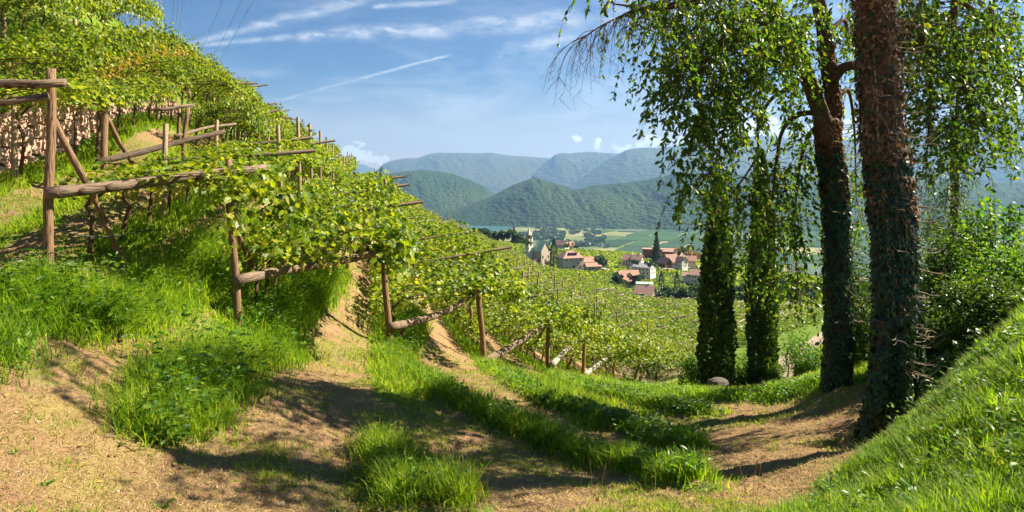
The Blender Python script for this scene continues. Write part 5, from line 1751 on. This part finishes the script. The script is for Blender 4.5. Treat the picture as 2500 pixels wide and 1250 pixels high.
hanging("tree1", t1, o1, [
    (2280, 50, 10.5, 110, 90, 1.6, 1.2), (2390, 110, 11, 100, 110, 1.6, 1.2), (2300, 190, 10.5, 100, 90, 1.5, 1.1), (2420, 210, 11, 70, 80, 1.2, 1.0),
    (2370, 300, 11, 90, 70, 1.3, 1.1), (2270, 320, 10.5, 70, 80, 1.2, 1.0), (2440, 330, 11, 50, 50, .8, .9), (2460, 60, 11, 50, 70, 1, .6), (2260, 420, 11, 50, 50, .8, .7),
    (2370, 370, 11, 60, 30, .8, .7), (2210, 120, 9.8, 60, 140, .8, .8), (2480, 150, 11, 30, 60, .6, .4),
    (2300, -120, 9.5, 260, 110, 2.0, .42), (2000, -170, 8, 200, 120, 1.6, .26), (2500, -260, 9, 220, 160, 2.0, .34), (2250, -330, 8.5, 300, 140, 1.8, .22)],
    [[(2140, -60, 8.3, .14), (2230, -70, 9.4, .1), (2330, -10, 10.4, .07), (2430, 70, 11, .02)], [(2330, -10, 10.4, .06), (2330, 90, 10.6, .04), (2350, 200, 10.8, .025), (2370, 290, 11, .01)],
     [(2140, 60, 8.5, .08), (2220, 60, 9.6, .05), (2270, 130, 10.2, .035), (2270, 260, 10.6, .02), (2262, 400, 11, .01)], [(2140, -200, 8.3, .16), (2300, -240, 8.6, .1), (2520, -260, 9, .04)],
     [(2130, -180, 8.3, .12), (2000, -200, 8, .06), (1880, -180, 7.8, .03)]], 46, .10)

# tree two: slimmer, forked
YB = 12.0
o2 = P(2043, 936, YB); o2[2] = float(G(o2[0], o2[1])) - .05
t2 = empty("ivy_clad_tree", o2, 0, "slimmer forked tree covered in dark ivy, standing just behind the massive one", "tree")
pts, rad = trunk_pts([(2036, 1000, 80), (2042, 930, 66), (2047, 800, 66), (2043, 600, 64), (2036, 450, 62), (2022, 350, 60), (2018, 290, 52)], YB)
_, c2, r2 = fat_tube("trunk", pts, rad, M_BARK, t2, o2)
pl_, rl_ = trunk_pts([(2026, 345, 50), (2004, 280, 46), (1980, 215, 44), (1948, 135, 40), (1905, 70, 36), (1872, 10, 34), (1835, -90, 30)], YB - .1)
_, cl_, rll = fat_tube("left_limb", pl_, rl_, M_BARK, t2, o2, m=30)
pR_, rR_ = trunk_pts([(2026, 330, 50), (2034, 260, 46), (2024, 180, 44), (2014, 90, 42), (1998, 0, 40), (1980, -120, 36)], YB + .1)
_, cR_, rRR = fat_tube("right_limb", pR_, rR_, M_BARK, t2, o2, m=30)
mb = MB(); mb.tube(spline([P(2030, 200, YB), P(2060, 165, YB), P(2120, 155, YB - .3)], 10) - o2, [.11, .08], 10, .05); mb.build("side_limb", M_BARK, t2, True)
k_ = obj("ivy", scat_mesh("ivy", [shift(cling(c2, r2, 5200, .05, .78, .085, T_IVY, .06, 9), o2)]), M_IVY, t2); k_["kind"] = "stuff"
k_ = obj("dead_ivy", scat_mesh("dead_ivy", [shift(cling(c2, r2, 1900, .62, 1, .085, T_IVY, .05, 11), o2), shift(cling(cR_, rRR, 500, 0, .6, .08, T_IVY, .03, 12), o2)]), M_IVYDEAD, t2); k_["kind"] = "stuff"
ivy_twigs("ivy_stems", c2, r2, 60, .35, .98, t2, o2, (.2, .5))["kind"] = "stuff"
hanging("tree2", t2, o2, [
    (1700, 40, 11, 150, 70, 1.4, 1.0), (1850, 50, 11, 130, 80, 1.4, 1.1), (1670, 150, 10.5, 90, 80, 1.2, 1.0), (1790, 170, 11, 100, 90, 1.2, 1.2),
    (1690, 260, 10.5, 70, 60, 1, 1.0), (1790, 270, 11, 80, 60, 1, 1.0), (1690, 330, 10.5, 40, 50, .8, .8), (1760, 340, 11, 50, 50, .8, .9), (1900, 150, 11.4, 70, 80, 1, 1.1),
    (1640, 210, 10.5, 40, 50, .8, .7), (1745, 410, 11, 50, 40, .8, .9), (1640, 425, 10.5, 35, 30, .5, .5), (1700, 470, 10.5, 50, 35, .6, .8), (1735, 520, 10.5, 30, 40, .5, .8),
    (1800, 480, 11.5, 60, 50, .9, .6), (1870, 440, 12, 50, 60, .9, .5), (1860, 530, 12, 80, 60, 1, .6), (1830, 600, 12.5, 60, 60, 1, .5), (1930, 560, 12.5, 60, 90, 1, 1.0),
    (1930, 440, 12.5, 50, 60, .9, 1.0), (1880, 680, 13, 50, 50, .9, .5), (1790, 640, 12.5, 35, 40, .8, .35), (1950, 700, 13, 45, 70, 1, .9), (1975, 380, 12.6, 30, 70, .6, .9),
    (1965, 90, 12, 40, 70, .8, .8), (2070, 100, 12.5, 36, 100, .8, 1.1), (2085, 260, 13, 26, 90, .6, .9), (2090, 450, 13.5, 26, 120, .6, .9), (1960, 230, 12.5, 50, 60, .6, .6), (1960, 310, 12.5, 40, 40, .6, .4),
    (1720, 560, 10.6, 24, 30, .4, .6), (1500, 5, 10, 60, 12, .5, .5), (1430, 0, 10, 50, 8, .4, .5), (1580, 20, 10, 60, 40, .6, .7),
    (1750, -120, 10, 260, 90, 1.5, .36), (1500, -220, 9, 200, 120, 1.6, .15)],
    [[(1870, 0, 11.9, .14), (1800, -20, 11.4, .1), (1700, 0, 10.8, .06), (1600, 20, 10.2, .03), (1500, 10, 10, .012)],
     [(1900, 70, 11.9, .08), (1830, 90, 11.3, .05), (1740, 130, 10.8, .035), (1680, 220, 10.5, .02), (1650, 300, 10.5, .008)],
     [(1948, 135, 11.9, .06), (1890, 150, 11.5, .04), (1820, 210, 11, .03), (1770, 310, 11, .018), (1750, 420, 11, .008)],
     [(1965, 180, 11.9, .05), (1925, 215, 11.8, .035), (1880, 245, 11.6, .03), (1850, 310, 11.5, .024), (1848, 380, 11.5, .016), (1790, 470, 11.2, .01), (1735, 530, 10.7, .006)],
     [(2000, 275, 12, .06), (1950, 280, 12, .05), (1910, 320, 12, .04), (1895, 400, 12.1, .03), (1880, 520, 12.3, .02), (1850, 620, 12.6, .01)],
     [(2010, 300, 12.1, .05), (1975, 330, 12.4, .035), (1950, 420, 12.5, .025), (1940, 560, 12.6, .018), (1950, 720, 13, .008)],
     [(1750, 320, 10.9, .02), (1690, 365, 10.6, .012), (1630, 415, 10.5, .005)], [(1750, 400, 11, .02), (1710, 450, 10.6, .012), (1690, 490, 10.5, .005)],
     [(2034, 260, 12.2, .05), (2070, 220, 12.6, .04), (2086, 320, 13, .03), (2090, 480, 13.4, .01)], [(2014, 90, 12.1, .06), (2060, 50, 12.4, .04), (2075, 120, 12.6, .02)],
     [(1700, 0, 10.8, .05), (1600, -100, 9.6, .04), (1450, -200, 9, .02)]], 52, .102, per=18)
# the bare hanging bough at the upper left
mb = MB()
main = spline([P(1700, -30, 10.6), P(1620, 5, 10.2), P(1540, 30, 9.9), P(1470, 62, 9.7), P(1420, 95, 9.6)], 24)
mb.tube(main - o2, np.linspace(.035, .008, 24), 6, .05)
for k in range(46):
    i = random.randint(3, 23); b = main[i]; l = random.uniform(.45, 1.15)
    hx = random.uniform(-.75, .15)
    p = [b, b + np.array([hx * l * .4, random.uniform(-.2, .2), -.12 * l]), b + np.array([hx * l * .8, random.uniform(-.3, .3), -.45 * l]), b + np.array([hx * l * 1.0, random.uniform(-.3, .3), -.95 * l])]
    c_ = spline(p, 9); mb.tube(c_ - o2, [.0065, .002], 4)
    for _ in range(5):
        j = random.randint(2, 8); q = c_[j]; l2 = l * random.uniform(.12, .35)
        mb.tube(np.array([q, q + [random.uniform(-.6, .5) * l2, random.uniform(-.3, .3) * l2, -.35 * l2], q + [random.uniform(-.9, .7) * l2, 0, -.9 * l2]]) - o2, [.0035, .0016], 3)
mb.build("bare_twigs", M_BARK, t2)["kind"] = "stuff"

# ------------------------------------------------------------------ cypresses, bushes, undergrowth
def cypress(px, py, Y, pytop, wpx, label, lean=0.0, seed=1, n=15000):
    b = P(px, py, Y); b[2] = float(G(b[0], b[1])) - .05
    Hh = (py - pytop) / F * Y; R_ = wpx / 2 / F * Y
    root = empty("cypress", b, 0, label, "cypress")
    t = rng.random(n) ** .9; a = rng.uniform(0, 6.283, n)
    prof = np.interp(t, [0, .04, .15, .4, .6, .8, .93, 1], [.75, .95, 1.0, .92, .72, .5, .28, .05])
    lump = .52 + .72 * fbm(np.cos(a) * 2.6 + 5, np.sin(a) * 2.2 + t * 9, seed, 3) + .15 * fbm(a * 3, t * 24, seed + 3, 2)
    rr = R_ * prof * lump * (1 - .35 * rng.random(n) ** 2)
    p = np.stack([np.cos(a) * rr + lean * t * Hh, np.sin(a) * rr, t * Hh], -1)
    d = np.stack([np.cos(a) * .5, np.sin(a) * .5, np.full(n, .9)], -1) + rng.normal(0, .35, (n, 3))
    v = scatter([[0, -.12, 0], [.6, -.3, .1], [1, 0, 0], [.5, .3, -.05]], [[0, 1, 2, 3]], p, rot_mats(d, rng.uniform(0, 6.28, n)), rng.uniform(.10, .24, n), rng.random(n))
    obj("crown", scat_mesh("crown", [v]), M_CYP, root)
    MB().tube([(0, 0, -.2), (lean * Hh * .4, 0, Hh * .4), (lean * Hh * .9, 0, Hh * .9)], [R_ * .42, .12, .04], 10, .08).build("trunk", M_BARK, root)
    return root


cypress(1748, 948, 28, 430, 82, "dark columnar cypress standing behind the grey boulder", .012, 3)
cypress(1860, 948, 28.5, 372, 68, "taller cypress right of the boulder, its top lost in drooping leaves", -.004, 9)


def bush(name, label, px, py, Y, rx, ry, rz_, n, leaf, mat=M_BUSH, template=T_OVAL, seed=1, cat="shrub", shell=.5, stems=7):
    b = P(px, py, Y); b[2] = float(G(b[0], b[1])) - .05
    root = empty(name, b, 0, label, cat)
    k = 14
    cc = np.clip(rng.normal(0, .42, (k, 3)), -.75, .75); cc[:, 2] = np.abs(cc[:, 2])
    i = rng.integers(0, k, n); d = rng.normal(0, 1, (n, 3)); d /= np.linalg.norm(d, axis=1, keepdims=True)
    p = (cc[i] + d * (.38 * rng.random((n, 1)) ** shell)) * np.array([rx, ry, rz_])
    p[:, 2] = np.abs(p[:, 2]) + .03
    dd = d + rng.normal(0, .6, (n, 3)); dd[:, 2] -= .3
    v = scatter(template[0], template[1], p, rot_mats(dd, rng.normal(0, .6, n)), leaf * rng.uniform(.6, 1.2, n), rng.random(n))
    o = obj("foliage", scat_mesh("foliage", [v]), mat, root); o["kind"] = "stuff"
    mb = MB()
    for j in range(min(stems, k)):
        mb.tube([(rng.normal(0, .08), rng.normal(0, .08), -.05), tuple(cc[j] * np.array([rx, ry, rz_]) * .5), tuple(cc[j] * np.array([rx, ry, rz_]) * .95)], [.02, .008], 5)
    mb.build("stems", M_BARK, root)
    return root


bush("shrub", "rounded bright green shrub hugging the foot of the boulder cypress", 1690, 938, 29.5, .8, .8, 1.5, 3000, .12)
bush("shrub", "glossy laurel shrub growing between the two tall cypresses", 1806, 935, 29.5, .8, .8, 2.0, 3600, .13)
bush("shrub", "low dark laurel right of the taller cypress's foot", 1886, 944, 28.0, .6, .5, 1.25, 2400, .12)
bush("shrub", "yellow-green leafy hedge plant beside the farm track, right of the white stake", 1950, 915, 27.0, .5, .8, 2.0, 2600, .12)
bush("shrub", "leafy bush along the farm track's upper edge behind the slimmer trunk", 1985, 900, 25.0, .9, .9, 1.6, 3200, .12)
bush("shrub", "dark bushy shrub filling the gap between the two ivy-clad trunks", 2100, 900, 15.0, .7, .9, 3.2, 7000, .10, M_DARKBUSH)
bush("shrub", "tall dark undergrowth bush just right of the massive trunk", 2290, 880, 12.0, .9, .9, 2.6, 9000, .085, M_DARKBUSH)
bush("shrub", "sunlit bramble thicket sprawling on the slope right of the massive trunk", 2360, 860, 11.5, 1.1, .9, 1.9, 9000, .085, M_BUSH)
bush("shrub", "dense leafy thicket against the right edge under the hazel shoots", 2470, 800, 11.0, 1.0, 1.0, 1.7, 9000, .085, M_BUSH)
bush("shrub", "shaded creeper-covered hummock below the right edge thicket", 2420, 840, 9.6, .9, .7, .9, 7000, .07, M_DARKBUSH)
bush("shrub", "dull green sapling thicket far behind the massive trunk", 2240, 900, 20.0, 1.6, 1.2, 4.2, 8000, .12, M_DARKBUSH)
# hazel shoots
hz_o = P(2420, 800, 12.5); hz_o[2] = float(G(hz_o[0], hz_o[1]))
hzr = empty("hazel_bush", hz_o, 0, "tall hazel shoots with round backlit leaves against the blue mountain", "shrub")
mb = MB(); pp = []; dd = []
for k in range(34):
    px = random.uniform(2325, 2500); top = 425 + abs(px - 2440) * .9 + random.uniform(0, 90)
    a = P(2425 + (px - 2425) * .5, 790, 12.5 + random.uniform(-.6, .6)); a[2] = float(G(a[0], a[1])); b = P(px, top, 12.5 + random.uniform(-.8, .8))
    c_ = spline([a, (a + b) / 2 + [random.uniform(-.1, .1), 0, .1], b], 12); mb.tube(c_ - hz_o, [.014, .004], 5)
    for j in range(60):
        t = random.uniform(.15, 1) * 11; i = min(int(t), 10); q = c_[i] + (c_[i + 1] - c_[i]) * (t - i)
        w_ = .16 * (1 - t / 11) + .05
        pp.append(q + rng.normal(0, w_, 3) * [1, 1, .5]); v_ = rng.normal(0, 1, 3); v_[2] -= .5; dd.append(v_)
mb.build("stems", M_BARK, hzr)
T_ROUND = ([[0, 0, 0], [.25, -.38, .04], [.7, -.38, .02], [1, 0, -.05], [.7, .38, .02], [.25, .38, .04]], [[0, 1, 2, 3, 4, 5]])
v = scatter(T_ROUND[0], T_ROUND[1], np.array(pp) - hz_o, rot_mats(np.array(dd), rng.normal(0, .7, len(pp))), rng.uniform(.06, .11, len(pp)), rng.random(len(pp)))
obj("leaves", scat_mesh("leaves", [v]), M_BUSH, hzr)["kind"] = "stuff"
# weeping conifer boughs behind the massive trunk
ocf = P(2330, 800, 16); ocf[2] = float(G(ocf[0], ocf[1]))
cf = empty("weeping_conifer", ocf, 0, "dark weeping conifer showing between the massive trunk and the hazel", "tree")
MB().tube([(0, 0, -.1), (0, 0, 3), (.1, 0, 6.0)], [.14, .1, .04], 8, .05).build("trunk", M_BARK, cf)
hanging("conifer", cf, ocf, [(2330, 430, 16, 70, 50, .8, 1.2), (2330, 500, 16, 60, 50, .8, 1.2), (2290, 560, 16, 50, 60, .8, 1.2), (2350, 600, 16, 60, 60, .8, 1)],
        [[(2330, 300, 16, .08), (2330, 500, 16, .08), (2330, 640, 16, .1)], [(2330, 380, 16, .04), (2380, 420, 16, .01)], [(2330, 400, 16, .04), (2270, 440, 16, .01)]], 60, .12, mat=M_DARKBUSH, per=26,
        template=([[0, -.06, 0], [1, -.03, 0], [1, .03, 0], [0, .06, 0]], [[0, 1, 2, 3]]), tl=(.4, .8))
# leafy creeper carpet on the shaded slope behind the bank
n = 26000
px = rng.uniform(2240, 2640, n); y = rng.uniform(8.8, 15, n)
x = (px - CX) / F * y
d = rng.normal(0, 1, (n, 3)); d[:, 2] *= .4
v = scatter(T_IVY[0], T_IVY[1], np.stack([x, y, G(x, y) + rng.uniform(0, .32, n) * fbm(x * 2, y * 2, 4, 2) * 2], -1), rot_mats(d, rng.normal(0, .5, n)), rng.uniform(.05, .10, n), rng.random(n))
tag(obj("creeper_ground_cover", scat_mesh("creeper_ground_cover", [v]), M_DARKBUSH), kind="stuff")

# ------------------------------------------------------------------ small things
bo = hit(1752, 945, 20); bo = P(1752, 945, 26.5); bo[2] = float(G(bo[0], bo[1]))
mb = MB()
th = np.linspace(0, 2 * math.pi, 14, endpoint=False)
rings = []
for (zf, rf) in [(-.15, .95), (.1, 1.0), (.35, .98), (.55, .85), (.66, .55)]:
    q = 1 + .12 * np.sin(th * 3 + zf * 3) + .06 * np.sin(th * 5)
    rings.append(np.stack([np.cos(th) * .58 * rf * q, np.sin(th) * .42 * rf * q, np.full(14, zf) + .03 * np.sin(th * 2)], -1))
f = [(i * 14 + k, i * 14 + (k + 1) % 14, (i + 1) * 14 + (k + 1) % 14, (i + 1) * 14 + k) for i in range(4) for k in range(14)] + [tuple(4 * 14 + k for k in range(14))]
mb.add(np.concatenate(rings), f)
bld = mb.build("boulder", M_ROCK, loc=bo); bld.scale = (.8, .8, .72)
tag(bld, "squat grey boulder in the grass before the cypresses", "boulder")
a = P(1921, 944, 25.5); a[2] = float(G(a[0], a[1])) - .1
o, L = pole("marker_stake", a, P(1927, 880, 25.5), .028, .025, M_PALE, None, (0, 0, 0)); tag(o, "thin whitish stake leaning slightly beside the farm track", "stake")
# irrigation hose along the first vines
hp = spline([P(118, 560, 8.9), P(180, 572, 9.0), P(240, 578, 9.3), P(300, 574, 9.7), P(345, 565, 10.2), P(400, 560, 10.8)], 40)
tag(MB().tube(hp, .011, 6).build("irrigation_hose", M_HOSE, None, True), "black irrigation hose sagging between the first post and the vines", "hose")
for k, (a, b) in enumerate([((428, -60), (417, 100)), ((440, -60), (425, 105)), ((454, -60), (431, 110)), ((560, -40), (482, 140)), ((610, -40), (505, 165)), ((640, -40), (517, 180))]):
    q0, q1 = P(a[0], a[1], 120), P(b[0], b[1], 190)
    m_ = (q0 + q1) / 2 - [0, 0, .6]
    lab = ["leftmost of the three close overhead cables", "middle one of the three close overhead cables", "rightmost of the three close overhead cables",
           "lone faint overhead cable, first of the sloping three", "second of the three sloping overhead cables above the hillside", "last sloping overhead cable, farthest toward open sky"][k]
    tag(MB().tube(spline([q0, m_, q1], 12), .035, 4).build("power_cable", M_CABLE), lab, "cable", "overhead cables above the hillside")
# seed stalks
for k, (px, py, Y, h) in enumerate([(1205, 1010, 9.5, .45), (1222, 1015, 9.4, .5), (1250, 1030, 9.0, .5), (1262, 1035, 9.0, .42), (1290, 1050, 9.0, .45), (1445, 1170, 6.6, .30), (1468, 1200, 6.2, .28),
                                    (1820, 1190, 6.2, .30), (1838, 1195, 6.1, .34), (1850, 1200, 6.0, .30), (1730, 1205, 6.2, .22), (960, 1080, 7.4, .42), (285, 860, 8.0, .2), (2060, 1130, 6.2, .3), (1600, 1195, 6.2, .25), (1110, 1160, 6.6, .2)]):
    b = P(px, py, Y); b[2] = float(G(b[0], b[1])); lx = random.uniform(-.2, .2)
    mb = MB(); c_ = spline([(0, 0, -.02), (lx * h * .3, 0, h * .6), (lx * h, 0, h)], 8)
    mb.tube(c_, [.0035, .0018], 4)
    t_ = c_[-1]; mb.tube([t_ - [0, 0, .01], t_ + [lx * .04, 0, .03], t_ + [lx * .1, 0, .07]], [.003, .008, .002], 5)
    tag(mb.build("grass_stalk", M_STRAW, loc=b), "dry straw-coloured grass stalk with a seed head standing above the mown terraces", "grass stalk", "dry seed stalks")
# fallen leaves
ORG = leaf_mat("fallen_leaf", [(0, (.55, .18, .03)), (.6, (.60, .30, .03)), (1, (.45, .42, .05))], .2, tcol=(1.2, 1, .6))
_fl = scat_mesh("fallen_leaf", [scatter(T_OVAL[0], T_OVAL[1], np.zeros((1, 3)), np.eye(3)[None], np.array([.055]), np.array([.4]))]); _fl.materials.append(ORG)
for (px, py) in [(340, 1160), (252, 1182), (470, 1165), (300, 845), (620, 1010), (1340, 1080), (205, 1090), (540, 1180), (12, 975), (700, 1120), (1120, 1215), (430, 1205)]:
    b = hit(px, py, 2.0); o = obj("fallen_leaf", _fl, None, None, b + [0, 0, .02]); o.rotation_euler = (random.uniform(-.4, .4), random.uniform(-.4, .4), random.uniform(0, 6))
    tag(o, "small orange fallen leaf lying on the mown straw", "leaf", "fallen leaves on the straw")
# docks: flat rosettes of broad leaves
for (px, py, s_) in [(110, 1190, .6), (300, 1090, .6), (400, 1238, .7), (30, 1110, .5)]:
    b = hit(px, py, 2.0); m = 11; a = rng.uniform(0, 6.28, m)
    d = np.stack([np.cos(a), np.sin(a), rng.uniform(.1, .5, m)], -1)
    v = scatter(T_OVAL[0], T_OVAL[1], np.stack([np.cos(a), np.sin(a), a * 0], -1) * .012 + [0, 0, .01], rot_mats(d, rng.normal(0, .2, m)), rng.uniform(.07, .13, m) * s_, rng.random(m))
    tag(obj("dock_plant", scat_mesh("leaves", [v]), M_BUSH, None, b), "low rosette of broad green leaves in the mown straw", "weed", "broad-leaved weeds in the straw")
# single white flower in the clump
fb = P(480, 950, 7.6); fb[2] = float(G(fb[0], fb[1])); ft = P(480, 922, 7.35)
fr = empty("white_flower", fb, 0, "single pale bindweed flower standing out of the tall grass clump", "flower")
MB().tube(np.array([fb, (fb + ft) / 2 + [.02, 0, 0], ft]) - fb, .002, 4).build("stem", M_BUSH, fr)
M_PETAL = plain("white_petal", (.72, .72, .82), .6, .05)
mb = MB(); th = np.linspace(0, 2 * math.pi, 10, endpoint=False)
V = [(0, 0, 0)] + [(math.cos(t) * .028, -.022, math.sin(t) * .028) for t in th]
mb.add(np.array(V) + (ft - fb), [(0, k + 1, (k + 1) % 10 + 1) for k in range(10)]); mb.build("petals", M_PETAL, fr)

# leafy vine shoots draped over the heads of the front posts
T_CAN = T_VINE
for (lab, cx, cy, cY, rx, ry, n, lf) in [
        ("dense dark vine shoots draped over the head of the bushy-topped second post", 600, 435, 11.3, 95, 42, 300, .13),
        ("loose vine shoots hanging from the second post's head down its side", 575, 520, 10.9, 30, 90, 90, .13),
        ("yellow-green vine shoots on the outer end of the thick log beam", 690, 500, 12.2, 60, 55, 260, .14),
        ("dark leafy vine shoots over the head of the reddish post", 930, 590, 16.2, 75, 34, 420, .15),
        ("dark leafy vine shoots over the curved log beam's raised end", 1140, 690, 21.5, 85, 32, 420, .16),
        ("leafy vine shoots bunched over the head of the fifth front post", 1385, 770, 26.8, 70, 26, 380, .16),
        ("leafy vine shoots tumbling over the whitish log's upper end", 1510, 850, 36.0, 60, 28, 360, .18),
        ("leafy vine shoots over the last dark posts by the clearing", 1590, 885, 43.0, 36, 22, 260, .2)]:
    o_ = P(cx, cy, cY); root = empty("grapevine", o_, 0, lab, "grapevine")
    a = rng.normal(0, .5, (n, 3))
    a[:, 1] = np.abs(a[:, 1]) ** .8 * np.sign(a[:, 1])
    pos = np.stack([a[:, 0] * rx / F * cY, a[:, 2] * .8, -a[:, 1] * ry / F * cY], -1)
    d = rng.normal(0, .6, (n, 3)); d[:, 2] -= .7
    v = scatter(T_CAN[0], T_CAN[1], pos, rot_mats(d, rng.normal(0, .7, n)), lf * rng.uniform(.6, 1.2, n), rng.random(n))
    obj("leaves", scat_mesh("leaves", [v]), M_VINEDARK if "dark" in lab and cY > 12 else M_VINE, root)["kind"] = "stuff"
    mb = MB()
    for _ in range(9):
        q = rng.normal(0, .35, 3) * [rx / F * cY, .4, ry / F * cY]
        mb.tube(spline([(0, 0, 0), q * .6 + [0, 0, .08], q + [0, 0, -.15]], 7), [.008, .003], 4)
    mb.build("shoots", M_VSTEM, root)
# pebbles and clods on the mown terraces
x, y = polar(900, 3.2, 14.0, pw=2)
k = (grass_amount(x, y) < .6) & (x < bank_edge(y))
x, y = x[k], y[k]
_oct = ([[1, 0, 0], [0, 1, 0], [-1, 0, .1], [0, -1, 0], [.1, 0, .7], [0, .1, -.6]], [[0, 1, 4], [1, 2, 4], [2, 3, 4], [3, 0, 4], [1, 0, 5], [2, 1, 5], [3, 2, 5], [0, 3, 5]])
v = scatter(_oct[0], _oct[1], np.stack([x, y, G(x, y) + .004], -1), rot_mats(rng.normal(0, 1, (len(x), 3)) * [1, 1, .2], rng.uniform(0, 6, len(x))), rng.uniform(.006, .022, len(x)) * (1 + (rng.random(len(x)) < .05) * 1.2), rng.random(len(x)))
tag(obj("pebbles", scat_mesh("pebbles", [v]), plain("pebble", (.34, .27, .21), .9, .4, 9)), kind="stuff")

# leaf litter on the mown ground
x, y = polar(1500, 3.2, 16.0, pw=2)
k = (grass_amount(x, y) < .7) & (x < bank_edge(y))
x, y = x[k], y[k]
d = rng.normal(0, 1, (len(x), 3)); d[:, 2] *= .25
v = scatter(T_LEAF2[0], T_LEAF2[1], np.stack([x, y, G(x, y) + .015], -1), rot_mats(d, rng.normal(0, .4, len(x))), rng.uniform(.02, .05, len(x)), rng.random(len(x)))
tag(obj("leaf_litter", scat_mesh("leaf_litter", [v]), leaf_mat("litter_leaf", [(0, (.12, .06, .03)), (.6, (.28, .15, .06)), (1, (.34, .27, .05))], .15, tcol=(1.2, 1, .6), rough=.8)), kind="stuff")
